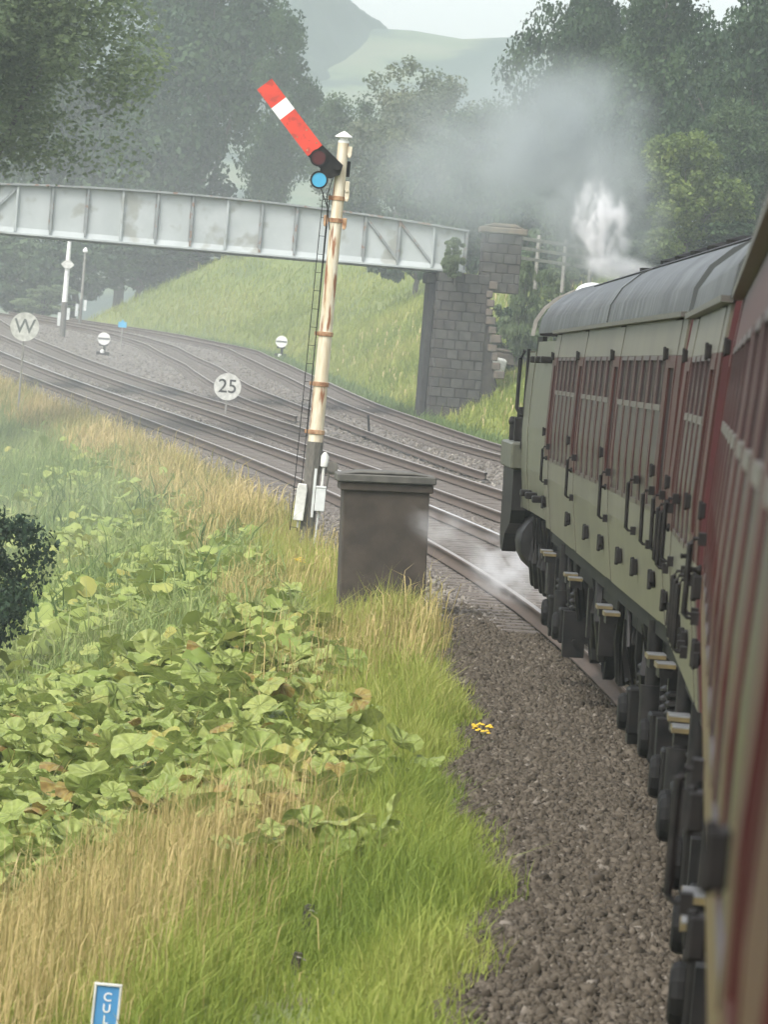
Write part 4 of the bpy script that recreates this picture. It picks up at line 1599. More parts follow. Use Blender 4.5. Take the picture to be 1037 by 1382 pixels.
p = at(668, 492, 186)
t = tag(MB().box(-0.38, 0.38, -0.3, 0.3, -0.2, 0.26).obj('concrete_block', 'offwhite', None, bevel=0.04), 'pale concrete block lying in the grass right of the abutment', 'block')
t.location = (p.x, p.y, p.z)
t.rotation_euler = (0.1, 0.15, 0.2)
b = MB()
b.box(-1.3, 1.0, -0.2, 0.2, -0.3, 0.12)
b.box(-1.25, 0.3, -0.2, 0.2, 0.122, 0.26)
t = tag(b.obj('stone_kerb', 'pinkstone', None, bevel=0.04), 'low broken stone kerb right of the bridge abutment', 'kerb')
p = at(685, 478, 187)
t.location = (p.x, p.y, p.z - 0.1)
t.rotation_euler = (0, 0.08, 0.3)

# timber fence at the top of the bank
p0, p1 = at(690, 352, 184), at(800, 356, 192)
fn = thing('timber_fence', 'grey post and rail fence at the top of the bank beside the bridge', 'fence', tuple(p0), (0, 0, math.atan2(p1.y - p0.y, p1.x - p0.x)))
fl = (p1 - p0).length
npst = 4
for i in range(npst):
    x = fl * i / (npst - 1)
    MB().box(x - 0.07, x + 0.07, 0.0, 0.12, -0.9, 1.05).obj('post', 'fence', fn, bevel=0.015)
for zz in (0.15, 0.5, 0.85):
    for i in range(npst - 1):
        MB().box(fl * i / (npst - 1) - 0.04, fl * (i + 1) / (npst - 1) + 0.035, -0.05 - 0.004 * i, -0.002 - 0.004 * i, zz - 0.06, zz + 0.06).obj('fence_rail', 'fence', fn, bevel=0.01)

# ------------------------------------------------------------------ trees and bushes
def leaf_cloud(clumps, per, size, flat=0.75, seed=0):
    """leaf sized quads scattered through clumps (cx,cy,cz,rx,ry,rz); returns V, quads, tint"""
    r = np.random.default_rng(seed)
    Vs, Ts = [], []
    for (cx, cy, cz, rx, ry, rz, tb) in clumps:
        n_ = per
        d = r.normal(size=(n_, 3))
        d /= np.linalg.norm(d, axis=1)[:, None]
        rad = r.random(n_) ** 0.45
        P = d * rad[:, None] * np.array([rx, ry, rz]) + np.array([cx, cy, cz])
        nrm = d * 0.6 + r.normal(size=(n_, 3)) * 0.7 + np.array([0, 0, 0.35])
        nrm /= np.linalg.norm(nrm, axis=1)[:, None]
        a = np.cross(nrm, r.normal(size=(n_, 3)))
        a /= np.linalg.norm(a, axis=1)[:, None]
        b_ = np.cross(nrm, a)
        sz_ = size * r.uniform(0.6, 1.35, n_)[:, None]
        q0 = P - a * sz_ * 0.55
        q1 = P + b_ * sz_ * 0.36 + nrm * sz_ * 0.08
        q2 = P + a * sz_ * 0.55
        q3 = P - b_ * sz_ * 0.36 + nrm * sz_ * 0.08
        Vs.append(np.stack([q0, q1, q2, q3], 1).reshape(-1, 3))
        Ts.append(np.clip(tb + r.normal(0, 0.17, n_), 0, 1))
    V = np.concatenate(Vs)
    nq = len(V) // 4
    return V, np.arange(nq * 4).reshape(-1, 4), np.concatenate(Ts)


def crown_mesh(name, mat, seed, nclump, per, size, R=(1, 1, 1), base=0.25, lobes=7, hmin=0.35):
    """unit-ish crown: radius about 1 in x,y, height 0..2; lumpy outline, gaps between the clumps"""
    r = np.random.default_rng(seed)
    lob = []
    for i in range(lobes):
        a = r.uniform(0, 2 * PI)
        h = r.uniform(hmin, 1.65)
        rr = (1 - abs(h - 0.9) ** 1.6 * 0.75) * r.uniform(0.35, 0.75)
        lob.append((rr * math.cos(a), rr * math.sin(a), h, r.uniform(0.32, 0.55)))
    lob.append((0, 0, 1.45, 0.5))
    lob.append((0, 0, max(0.9, hmin), 0.55))
    cl = []
    for i in range(nclump):
        L_ = lob[r.integers(len(lob))]
        d = r.normal(size=3)
        d /= np.linalg.norm(d)
        q = np.array(L_[:3]) + d * L_[3] * r.uniform(0.55, 1.0)
        s = r.uniform(0.10, 0.21)
        cl.append((q[0] * R[0], q[1] * R[1], max(q[2], base) * R[2], s * R[0] * 1.15, s * R[1] * 1.15, s * R[2] * 0.8, r.uniform(0.15, 0.8)))
    V, q, t = leaf_cloud(cl, per, size, seed=seed + 1)
    return npmesh(name, V, quads=q, mats=[mat], tint=t), lob


def trunk_mesh(name, seed, h, r0, lob, R):
    r = random.Random(seed)
    b = MB()
    top = h
    b.tube([(0, 0, -0.6), (r.uniform(-.05, .05), 0, h * 0.35), (r.uniform(-.1, .1) * R[0], r.uniform(-.1, .1), h * 0.7), (0, 0, h * 1.35)], [r0 * 1.2, r0, r0 * 0.75, r0 * 0.35], 8)
    for (lx, ly, lz, lr) in lob:
        e = Vector((lx * R[0], ly * R[1], lz * R[2]))
        s0 = Vector((0, 0, h * r.uniform(0.4, 1.0)))
        m_ = (s0 + e) / 2 + Vector((0, 0, 0.15 * R[2] * r.uniform(-.5, .8)))
        b.tube([s0, m_, e], [r0 * 0.45, r0 * 0.3, r0 * 0.1], 6)
    return b.mesh(name, 'bark', smooth=True)


CR = {}


def crown_kind(key, mat, seed, nclump, per, R, leaf, hmin=0.35, base=0.25):
    me, lob = crown_mesh('crown', mat, seed, nclump, per, leaf, R, base, hmin=hmin)
    tm = trunk_mesh('trunk', seed, R[2] * 0.55, R[0] * 0.055, lob, R)
    CR[key] = (me, tm, R)


crown_kind('dark', 'leaf_dark', 21, 190, 170, (4.6, 4.6, 5.6), 0.20)
crown_kind('dark2', 'leaf_dark', 22, 190, 170, (4.4, 4.4, 6.2), 0.20)
crown_kind('mid', 'leaf_mid', 23, 190, 170, (4.6, 4.6, 5.6), 0.20)
crown_kind('grey', 'leaf_grey', 24, 180, 160, (4.2, 4.2, 5.2), 0.20)
crown_kind('light', 'leaf_light', 25, 300, 190, (4.2, 4.2, 7.5), 0.12, 1.4, 1.14)
crown_kind('lime', 'leaf_lime', 26, 130, 150, (2.4, 2.4, 2.9), 0.15)
crown_kind('bush', 'leaf_dark', 27, 80, 120, (1.8, 1.8, 1.5), 0.17, base=0.0, hmin=0.12)
crown_kind('bush_mid', 'leaf_mid', 28, 80, 120, (1.8, 1.8, 1.5), 0.17, base=0.0, hmin=0.12)
crown_kind('bush_light', 'leaf_light', 29, 80, 120, (1.6, 1.6, 1.2), 0.15, base=0.0, hmin=0.12)
crown_kind('holly', 'leaf_bush', 30, 150, 200, (1.35, 1.35, 1.6), 0.06, base=0.0, hmin=0.12)
FIRST = {}


def tree(name, label, cat, kind, u_, Y, vtop, vbase=None, wpx=None, group=None, rot=None, zbase=None):
    """stands at picture column u_ and distance Y; top of its crown at row vtop"""
    p = at(u_, 400, Y)
    zb = ground_at(p.x, p.y) if zbase is None else zbase
    if vbase is not None:
        zb = at(u_, vbase, Y).z
    zt = at(u_, vtop, Y).z
    me, tm, R = CR[kind]
    hgt = max(zt - zb, 0.6)
    sz_ = hgt / (R[2] * 2.0)
    sx = sz_ if wpx is None else (wpx * Y / 7000.0) / (2 * R[0] * 0.95)
    t = thing(name, label, cat, (p.x, p.y, zb), (0, 0, random.uniform(0, 2 * PI) if rot is None else rot), group)
    t.scale = (sx, sx, sz_)
    if name != 'weed_clump':
        link('trunk' if 'tree' in name else 'stem', tm, t)
    link('crown', me, t)
    return t


TREES = [
    ('leafy_tree', 'pale green tree leaning into the top left corner in front of the bridge', 'tree', 'light', -98, 141, -165, None, 600),
    ('leafy_tree', 'pale green lower tree at the left edge, its sprays hanging over the bridge', 'tree', 'light', -170, 135, -170, None, 440),
    ('leafy_tree', 'huge dark grey green tree behind the semaphore arm', 'tree', 'dark', 258, 322, -130, None, 330),
    ('leafy_tree', 'dark tree left of the huge one, above the bridge girder', 'tree', 'dark2', 160, 330, -70, None, 250),
    ('leafy_tree', 'dark tree at the far left behind the pale green tree', 'tree', 'mid', 40, 326, -60, None, 270),
    ('leafy_tree', 'dark tree just right of the huge one beside the hill gap', 'tree', 'dark2', 372, 312, 10, None, 120),
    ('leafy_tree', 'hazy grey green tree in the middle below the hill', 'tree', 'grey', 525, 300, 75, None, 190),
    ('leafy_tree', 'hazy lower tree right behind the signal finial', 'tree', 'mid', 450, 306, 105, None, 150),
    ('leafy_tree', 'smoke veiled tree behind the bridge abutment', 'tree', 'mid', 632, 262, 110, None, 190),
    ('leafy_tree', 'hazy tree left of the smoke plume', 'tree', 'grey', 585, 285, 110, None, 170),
    ('leafy_tree', 'tall dark tree right of the sky gap above the steam', 'tree', 'dark', 752, 232, -120, None, 210),
    ('leafy_tree', 'tall dark tree in the top right behind the lime one', 'tree', 'dark2', 880, 222, -160, None, 260),
    ('leafy_tree', 'dense dark tree at the right edge above the coach roof', 'tree', 'dark', 1010, 212, -120, None, 260),
    ('leafy_tree', 'mid green tree between the tall dark ones above the steam', 'tree', 'mid', 830, 226, 20, None, 210),
    ('leafy_tree', 'lower dark tree above the nearest coach roof', 'tree', 'mid', 985, 203, 110, None, 190),
    ('leafy_tree', 'bright yellow green young tree beside the steam plume', 'tree', 'lime', 922, 195, 175, None, 170),
    ('leafy_tree', 'small green tree at the foot of the dark ones right of the plume', 'tree', 'dark', 860, 204, 200, None, 150),
]
for i, (u_, Y, vt) in enumerate(((-330, 150, 60), (-520, 165, 20), (-700, 150, 40), (-260, 210, 60), (-950, 150, 30), (-1200, 130, 0))):  # out of view, added to darken the reflections in the coach windows
    TREES.append(('leafy_tree', 'unseen tree of the wood beyond the left edge, added for the coach reflections', 'tree', ('dark', 'mid', 'dark2')[i % 3], u_, Y, vt, None, 330))
for a in TREES:
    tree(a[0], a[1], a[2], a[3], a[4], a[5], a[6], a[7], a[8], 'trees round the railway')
BUSH = [
    (100, 306, 300, 150, 'bush', 'dark thicket bush below the bridge by the lozenge post'),
    (185, 303, 312, 150, 'bush', 'dark thicket bush below the bridge right of the lozenge post'),
    (262, 300, 318, 150, 'bush', 'dark thicket bush in the middle below the girder'),
    (335, 297, 322, 140, 'bush', 'dark thicket bush where the bank meets the thicket'),
    (400, 294, 325, 130, 'bush_mid', 'grey green thicket bush behind the ladder of the signal'),
    (20, 308, 310, 150, 'bush_mid', 'pale hazy bush at the left edge below the bridge'),
    (470, 290, 322, 120, 'bush', 'dark bush below the girder right of the signal post'),
    (530, 280, 322, 110, 'bush', 'dark bush just left of the abutment below the girder'),
    (60, 302, 385, 110, 'bush_light', 'low pale green bush behind the W sign'),
    (560, 262, 225, 130, 'bush', 'dark bush behind the girder near the abutment'),
    (620, 240, 225, 110, 'bush', 'dark bush left of the buff capstone'),
    (700, 222, 245, 130, 'bush', 'dark bush behind the post and rail fence'),
    (770, 218, 255, 130, 'bush_mid', 'bush behind the fence next to the steam'),
    (840, 208, 280, 130, 'bush', 'dark bush behind the locomotive roof'),
    (905, 200, 300, 130, 'bush_mid', 'green bush above the long coach roof'),
    (975, 195, 290, 140, 'bush', 'dark bush above the short coach roof'),
    (700, 187, 352, 80, 'bush_light', 'ivy green shrub on the bank right of the abutment'),
    (745, 190, 352, 90, 'bush_light', 'green shrub on the bank behind the locomotive front'),
    (690, 190, 405, 80, 'bush_mid', 'dark green shrub halfway down the bank behind the locomotive'),
    (735, 192, 398, 90, 'bush_mid', 'green shrub on the bank touching the locomotive casing'),
    (612, 180.2, 322, 46, 'bush_light', 'ivy clump on top of the abutment under the girder end'),
]
for u_, Y, vt, w, kd, lab in BUSH:
    vb = None
    if Y < 183:
        vb = 372
    hpx = 0
    p = at(u_, 400, Y)
    tree('bush', lab, 'bush', kd, u_, Y, vt, vb, w, 'bushes along the line')
# dark holly like bush at the left edge of the embankment
tree('bush', 'dark holly green bush cut by the left edge on the embankment', 'bush', 'holly', -46, 66, 560, 985, 285)
tree('bush', 'small dark bush behind the left edge holly', 'bush', 'holly', -60, 74, 700, 900, 160)


# ------------------------------------------------------------------ grass
def blades(name, label, mat, s, o, h, w, lean_, tint, midf=0.55, midw=0.75, sink=0.03, sweep=(0.25, 0.1), cat=None):
    n_ = len(s)
    x, y = so2xy(s, o)
    z = gz(s, o) - sink
    P = np.stack([x, y, z], 1)
    a = rng.uniform(0, 2 * PI, n_)
    side = np.stack([np.cos(a), np.sin(a), np.zeros(n_)], 1)
    la = rng.uniform(0, 2 * PI, n_)
    ld = np.stack([np.cos(la) + sweep[0], np.sin(la) + sweep[1], np.zeros(n_)], 1) * lean_[:, None]
    m_ = P + ld * (h * midf * 0.45)[:, None] + np.array([0, 0, 1.0]) * (h * midf)[:, None]
    tp = P + ld * h[:, None] + np.array([0, 0, 1.0]) * (h * (1 - 0.25 * lean_))[:, None]
    W_ = w[:, None] * 0.5
    V = np.stack([P - side * W_, P + side * W_, m_ + side * W_ * midw, m_ - side * W_ * midw, tp], 1).reshape(-1, 3)
    i = np.arange(n_) * 5
    q = np.stack([i, i + 1, i + 2, i + 3], 1)
    t_ = np.stack([i + 3, i + 2, i + 4], 1)
    me = npmesh(name, V, tris=t_, quads=q, mats=[mat], tint=np.concatenate([np.clip(tint + 0.08, 0, 1), np.clip(tint, 0, 1)]))
    return tag(link(name, me), label, cat, kind='stuff')


def patchy(s, o, k=1.0, ph=0.0):
    return 0.5 + 0.25 * np.sin(s * 0.55 * k + ph + 0.7 * o) + 0.25 * np.sin(o * 2.1 * k - s * 0.31 + ph * 2)


def scatter(n_, s0, s1, o0, o1, keep=None):
    s = rng.uniform(s0, s1, n_)
    o = rng.uniform(o0, o1, n_)
    if keep is not None:
        m_ = keep(s, o) > rng.random(n_)
        s, o = s[m_], o[m_]
    return s, o


def ballast_edge(s):        # ragged verge line
    return -0.82 + 0.14 * np.sin(s * 0.45) + 0.08 * np.sin(s * 1.7 + 1) + 0.30 * np.clip((s - 44) / 12, 0, 1) * np.clip((72 - s) / 10, 0, 1) + 0.14 * np.clip((34 - s) / 8, 0, 1)


def low_patch(s, o):         # shorter growth round the old stakes and the culvert sign
    a = np.exp(-((o + 1.82) / 0.42) ** 2 - ((s - 25.4) / 3.9) ** 2)
    b_ = np.exp(-((o + 2.72) / 0.5) ** 2 - ((s - 23.2) / 2.0) ** 2)
    return 1 - 0.74 * np.clip(a + b_, 0, 1)


def straw_near(s, o):
    a = 1 / (1 + np.exp((o - np.clip(-3.05 + 0.1 * (s - 27), -3.3, -2.4)) * 4.5)) * (0.35 + 0.65 * np.clip(1.5 * patchy(s, o, 1.4, 2), 0, 1))
    return a * np.clip((37.0 + 2.3 * np.minimum(o + 2.4, 0.3) - s - 0.8 * np.sin(o * 3)) / 4, 0, 1)


def burr(s, o):
    return ((s > 35 + 1.0 * np.sin(o * 2.3) + 2.0 * np.minimum(o + 2.6, 0.3)) & (s < 66) & (o < -1.5 + 0.2 * np.sin(s)) & (o > -7)) * 1.0


# bright green verge, nearest
s, o = scatter(150000, 22, 48, -4.6, -0.5, lambda s, o: np.clip((ballast_edge(s) - o) / 0.25, 0, 1) * np.clip(1 - 0.5 * straw_near(s, o) - 0.88 * burr(s, o), 0.05, 1))
n_ = len(s)
edge = np.clip((ballast_edge(s) - o) / 0.5, 0.35, 1)
blades('grass', 'bright green verge grass in the foreground beside the ballast', 'grass', s, o,
       rng.gamma(9, 0.037, n_) * edge * low_patch(s, o) * (0.8 + 0.4 * patchy(s, o, 2)), rng.uniform(0.005, 0.010, n_), rng.uniform(0.1, 0.7, n_), 0.12 + 0.55 * patchy(s, o, 1.5) + rng.normal(0, 0.14, n_), cat='grass')
# straw coloured stand bottom left
s, o = scatter(110000, 22, 43, -5.4, -1.6, straw_near)
n_ = len(s)
blades('ripe_grass', 'straw coloured stand of tall ripe grass at the bottom left', 'straw', s, o,
       rng.gamma(16, 0.036, n_) * low_patch(s, o), rng.uniform(0.002, 0.005, n_), rng.uniform(0.05, 0.45, n_), 0.45 + 0.25 * (patchy(s, o, 2, 1) - 0.5) + rng.normal(0, 0.2, n_), midf=0.8, midw=1.3, cat='grass')
# mixed verge from the butterbur to the hut and the post
s, o = scatter(150000, 44, 125, -3.2, -0.35, lambda s, o: np.clip((ballast_edge(s) - o) / 0.25, 0, 1) * np.clip((o + 2.3) * 1.5, 0.06, 1))
n_ = len(s)
blades('grass', 'yellow green verge grass running from the leaves up to the hut', 'grass', s, o,
       rng.gamma(9, 0.042, n_) * np.clip((ballast_edge(s) - o) / 0.5, 0.35, 1), rng.uniform(0.007, 0.014, n_), rng.uniform(0.1, 0.6, n_), 0.5 + 0.35 * patchy(s, o, 1, 2) + rng.normal(0, 0.14, n_), cat='grass')
s, o = scatter(70000, 46, 92, -2.9, -0.4, lambda s, o: np.clip((ballast_edge(s) - o) / 0.3, 0, 1) * np.clip(patchy(s, o, 0.8, 4) * 1.6 - 0.5, 0, 1) * np.clip((s - 46) / 16, 0.05, 0.26))
n_ = len(s)
blades('ripe_grass', 'ripe grass in front of the hut and signal post', 'straw', s, o,
       rng.gamma(14, 0.038, n_), rng.uniform(0.004, 0.009, n_), rng.uniform(0.1, 0.6, n_), 0.35 + rng.normal(0, 0.22, n_), midf=0.8, midw=1.3, cat='grass')
# crest further along
s, o = scatter(52000, 84, 215, -2.7, -0.8, lambda s, o: np.clip((-0.95 - o) / 0.4, 0, 1) * np.clip((o + 2.8) / 0.8, 0, 1))
n_ = len(s)
blades('ripe_grass', 'pale ripe grass along the far crest of the embankment', 'straw', s, o,
       rng.gamma(12, 0.045, n_), rng.uniform(0.010, 0.02, n_), rng.uniform(0.1, 0.5, n_), 0.28 + 0.5 * (patchy(s, o, 0.4) - 0.4) + rng.normal(0, 0.22, n_), midf=0.75, midw=1.1, cat='grass')
# slope behind the butterbur
s, o = scatter(120000, 58, 190, -10, -1.9, lambda s, o: np.clip(1.1 - 0.6 * patchy(s, o, 0.35, 3), 0, 1))
n_ = len(s)
blades('rough_grass', 'rough green growth over the slope of the embankment', 'weeds', s, o,
       rng.gamma(8, 0.055, n_) * (0.7 + 0.7 * patchy(s, o, 0.6, 1)), rng.uniform(0.014, 0.034, n_), rng.uniform(0.2, 0.9, n_), 0.32 + 0.6 * patchy(s, o, 0.5, 5) + rng.normal(0, 0.16, n_), cat='grass')
# bank beyond the tracks
sr = rng.uniform(118, 300, 85000)
d = 0.6 + rng.gamma(1.6, 3.0, len(sr))
orr = right_edge(sr) + np.minimum(d, 30)
n_ = len(sr)
blades('bank_grass', 'bright green grass covering the bank beyond the tracks', 'bankgrass', sr, orr,
       rng.gamma(7, 0.05, n_), rng.uniform(0.02, 0.05, n_), rng.uniform(0.2, 0.8, n_), 0.28 + 0.5 * patchy(sr, d, 0.35) + rng.normal(0, 0.16, n_), cat='grass')
# pale flower heads on the bank
sr = rng.uniform(150, 250, 700)
orr = right_edge(sr) + rng.uniform(1, 11, 700)
blades('meadow_flowers', 'pale flower heads dotted over the far bank', 'straw', sr, orr, np.full(700, 0.42), rng.uniform(0.02, 0.05, 700), rng.uniform(0.1, 0.4, 700),
       np.full(700, 1.0), midf=0.9, midw=1.3, cat='flowers')
# dark weeds along the foot of the bank
sr = rng.uniform(120, 290, 9000)
orr = right_edge(sr) + rng.normal(0.25, 0.3, 9000)
n_ = len(sr)
blades('trackside_weeds', 'dark weeds along the ballast edge at the foot of the bank', 'weeds', sr, orr, rng.gamma(4, 0.06, n_), rng.uniform(0.02, 0.05, n_), rng.uniform(0.2, 0.7, n_), 0.1 + rng.normal(0, 0.12, n_), cat='weeds')


# ------------------------------------------------------------------ butterbur
def leaf_geo(seed, nseg=18, nr=3):
    """round, ribbed and crumpled leaf: folded along its veins, wavy rim, shallow notch at the stalk"""
    r = np.random.default_rng(seed)
    cup = r.uniform(-0.34, 0.16)
    fold = r.uniform(0.05, 0.22)
    V = [(0, 0, 0.03)]
    ph = r.uniform(0, 6)
    for i in range(1, nr + 1):
        f = i / nr
        for k in range(nseg):
            a = 2 * PI * k / nseg
            notch = 1 - 0.5 * math.exp(-((a - PI) / 0.26) ** 2) * f
            rad = f * notch * (1 + 0.05 * math.sin(3 * a + seed) * f + r.uniform(-.035, .035) * f)
            z = cup * f * f + r.uniform(-.05, .05) * f + 0.13 * math.sin(3 * a + ph) * f * f + fold * abs(math.sin(a)) * f
            z += (0.026 if k % 2 else -0.016) * f
            V.append((rad * math.cos(a), rad * math.sin(a) * 0.95, z))
    T, Q = [], []
    for k in range(nseg):
        T.append((0, 1 + k, 1 + (k + 1) % nseg))
    for i in range(nr - 1):
        for k in range(nseg):
            a0 = 1 + i * nseg
            Q.append((a0 + k, a0 + nseg + k, a0 + nseg + (k + 1) % nseg, a0 + (k + 1) % nseg))
    return np.array(V), np.array(T), np.array(Q)


def petiole(V, T, Q):
    # three sided leaf stalk from the leaf centre to the ground
    n0 = len(V)
    P = []
    for (x, y, z, r_) in ((0, 0, -0.005, 0.02), (-0.15, 0.03, -0.6, 0.028), (-0.18, 0.05, -1.7, 0.035)):
        for k in range(3):
            P.append((x + r_ * math.cos(2.1 * k), y + r_ * math.sin(2.1 * k), z))
    q = []
    for i in range(2):
        for k in range(3):
            q.append((n0 + i * 3 + k, n0 + i * 3 + (k + 1) % 3, n0 + i * 3 + 3 + (k + 1) % 3, n0 + i * 3 + 3 + k))
    return np.concatenate([V, np.array(P)]), T, np.concatenate([Q, np.array(q)])


LEAVES = []
for i in range(14):
    V, T, Q = petiole(*leaf_geo(40 + i))
    base_t = [0.2, 0.3, 0.38, 0.45, 0.28, 0.5, 0.35, 0.42, 0.25, 0.55, 0.33, 0.47, 0.72, 0.92][i]
    tn = np.concatenate([base_t + rng.uniform(-.04, .04, len(T)), base_t + rng.uniform(-.07, .07, len(Q))])
    tn[-6:] = 0.7
    me = npmesh('leaf', V, tris=T, quads=Q, mats=['butterbur_veined'], tint=np.clip(tn, 0, 1))
    me.polygons.foreach_set('use_smooth', np.ones(len(me.polygons), dtype=bool))
    LEAVES.append(me)

pl_pts = []
tries = 0
while len(pl_pts) < 200 and tries < 16000:
    tries += 1
    s = random.uniform(31, 62)
    o = random.uniform(-6.2, -1.15)
    if s < 36.5 + 1.0 * math.sin(o * 2.3) + 2.0 * min(o + 2.6, 0.3) and not (o > -2.6 and s > 31.5 and random.random() < 0.6):
        continue
    if o > -1.72 + 0.2 * math.sin(s) - 0.012 * max(s - 42, 0) * 2:
        continue
    if any((s - a) ** 2 * 0.5 + (o - c) ** 2 < 0.18 for a, c in pl_pts):
        continue
    pl_pts.append((s, o))
for s, o in pl_pts:
    x, y = so2xy(s, o)
    t = thing('butterbur', 'butterbur plant with broad crumpled leaves in the patch on the embankment', 'plant', (float(x), float(y), float(gz(s, o))), group='butterbur plants on the embankment')
    for k in range(random.randint(7, 10)):
        a = random.uniform(0, 2 * PI)
        rr = random.uniform(0.05, 0.42)
        sz_ = random.choice([0.09, 0.11, 0.135, 0.16, 0.195])
        hgt = random.uniform(0.16, 0.50)
        link('leaf', LEAVES[random.randrange(14) if random.random() < 0.5 else random.randrange(12)], t, (rr * math.cos(a), rr * math.sin(a), hgt),
             (random.gauss(0.14, 0.42), random.gauss(0.0, 0.42), random.uniform(0, 2 * PI)), (sz_, sz_ * random.uniform(0.85, 1.1), sz_ * 1.1))


def leaf_field(name, label, s, o, sz_, h, tint, cat='leaves'):
    n_ = len(s)
    geos = [leaf_geo(70 + i, 10, 2) for i in range(6)]
    x, y = so2xy(s, o)
    z = gz(s, o) + h
    Vs, Ts, Qs, tt_, tq_ = [], [], [], [], []
    base = 0
    for i in range(n_):
        V, T, Q = geos[i % 6]
        a = rng.uniform(0, 2 * PI)
        Rm = np.array(Matrix.Rotation(a, 3, 'Z') @ Matrix.Rotation(rng.normal(0, 0.4), 3, 'X') @ Matrix.Rotation(rng.normal(0, 0.35), 3, 'Y'))
        Vs.append(V @ Rm.T * sz_[i] + np.array([x[i], y[i], z[i]]))
        Ts.append(T + base)
        Qs.append(Q + base)
        base += len(V)
        tt_.append(np.full(len(T), tint[i]))
        tq_.append(np.full(len(Q), tint[i]))
    me = npmesh(name, np.concatenate(Vs), tris=np.concatenate(Ts), quads=np.concatenate(Qs), mats=['butterbur'],
                tint=np.clip(np.concatenate(tt_ + tq_), 0, 1), smooth=True)
    return tag(link(name, me), label, cat, kind='stuff')


s, o = scatter(7500, 52, 150, -9, -1.9, lambda s, o: np.clip((150 - s) / 70, 0, 1) * np.clip(1.25 * patchy(s, o, 0.5, 2), 0.1, 1))
n_ = len(s)
leaf_field('butterbur_patch', 'hazy mass of smaller butterbur leaves further along the slope', s, o, rng.uniform(0.08, 0.19, n_), rng.uniform(0.1, 0.5, n_), np.clip(rng.normal(0.36, 0.16, n_), 0, 0.75))
s, o = scatter(4200, 33, 60, -6.4, -1.4, burr)
n_ = len(s)
leaf_field('butterbur_patch', 'understorey of low leaves between the butterbur plants', s, o, rng.uniform(0.08, 0.2, n_), rng.uniform(0.0, 0.22, n_), np.clip(rng.normal(0.3, 0.2, n_), 0, 1))

# tall weeds standing on the slope
s, o = scatter(9000, 100, 150, -7.5, -2.6, lambda s, o: np.exp(-((s - 124) / 13) ** 2 - ((o + 4.4) / 1.2) ** 2))
n_ = len(s)
blades('tall_weeds', 'hazy grey green stand of tall weeds at the left edge below the W sign', 'weeds', s, o,
       rng.gamma(12, 0.065, n_), rng.uniform(0.010, 0.03, n_), rng.uniform(0.1, 0.5, n_), 0.3 + rng.normal(0, 0.15, n_), cat='weeds')
s, o = scatter(2500, 70, 125, -6, -1.8, lambda s, o: (patchy(s, o, 1.3, 1) > 0.74) * 1.0)
n_ = len(s)
blades('tall_weeds', 'scattered dark tufts of dock and nettle on the slope', 'weeds', s, o,
       rng.gamma(10, 0.07, n_), rng.uniform(0.02, 0.06, n_), rng.uniform(0.2, 0.7, n_), 0.02 + rng.normal(0, 0.08, n_), cat='weeds')


# ragwort
def ragwort(label, u_, v_, Y):
    p = at(u_, v_, Y)
    g_ = ground_at(p.x, p.y)
    t = thing('ragwort', label, 'flower', (p.x, p.y, g_), group='yellow ragwort')
    h_ = p.z - g_
    b = MB()
    f = MB()
    for k in range(7):
        a = 2 * PI * k / 7
        e = Vector((0.06 * math.cos(a), 0.06 * math.sin(a), h_ + random.uniform(-.03, .03)))
        b.tube([(0, 0, 0 if k == 0 else h_ * 0.6), e], 0.005, 4)
        for j in range(3):
            c = e + Vector((random.uniform(-.03, .03), random.uniform(-.03, .03), random.uniform(0, .02)))
            f.lathe([(0.004, -0.004), (0.02, 0.0), (0.012, 0.008), (0.003, 0.011)], c, 'Z', 7)
    b.obj('stem', 'stem', t)
    f.obj('flower_head', 'ragwort', t)


ragwort('yellow ragwort at the ballast edge in the foreground verge', 651, 985, 42)
ragwort('yellow ragwort in front of the signal post', 405, 757, 72)

# ------------------------------------------------------------------ ballast stones
def stone_field(name, label, s, o, size, tint, mat, lift=0.0):
    n_ = len(s)
    x, y = so2xy(s, o)
    z = gz(s, o) + lift * size
    base = np.array([[1, 0, 0], [-1, 0, 0], [0, 1, 0], [0, -1, 0], [0, 0, 1], [0, 0, -1]], float) * 0.62
    Q = np.array([[0, 2, 4], [2, 1, 4], [1, 3, 4], [3, 0, 4], [2, 0, 5], [1, 2, 5], [3, 1, 5], [0, 3, 5]])
    P = base[None] + rng.uniform(-0.26, 0.26, (n_, 6, 3))
    P *= rng.uniform(0.6, 1.2, (n_, 1, 3)) * size[:, None, None]
    ax = rng.normal(size=(n_, 3))
    ax /= np.linalg.norm(ax, axis=1)[:, None]
    th = rng.uniform(0, 2 * PI, n_)[:, None, None]
    axx = ax[:, None, :]
    P = P * np.cos(th) + np.cross(np.broadcast_to(axx, P.shape), P) * np.sin(th) + axx * (P * axx).sum(-1, keepdims=True) * (1 - np.cos(th))
    P += np.stack([x, y, z], 1)[:, None]
    q = (Q[None] + (np.arange(n_) * 6)[:, None, None]).reshape(-1, 3)
    me = npmesh(name, P.reshape(-1, 3), tris=q, mats=[mat], tint=np.repeat(np.clip(tint, 0, 1), 8))
    return tag(link(name, me), label, 'ballast', kind='stuff')


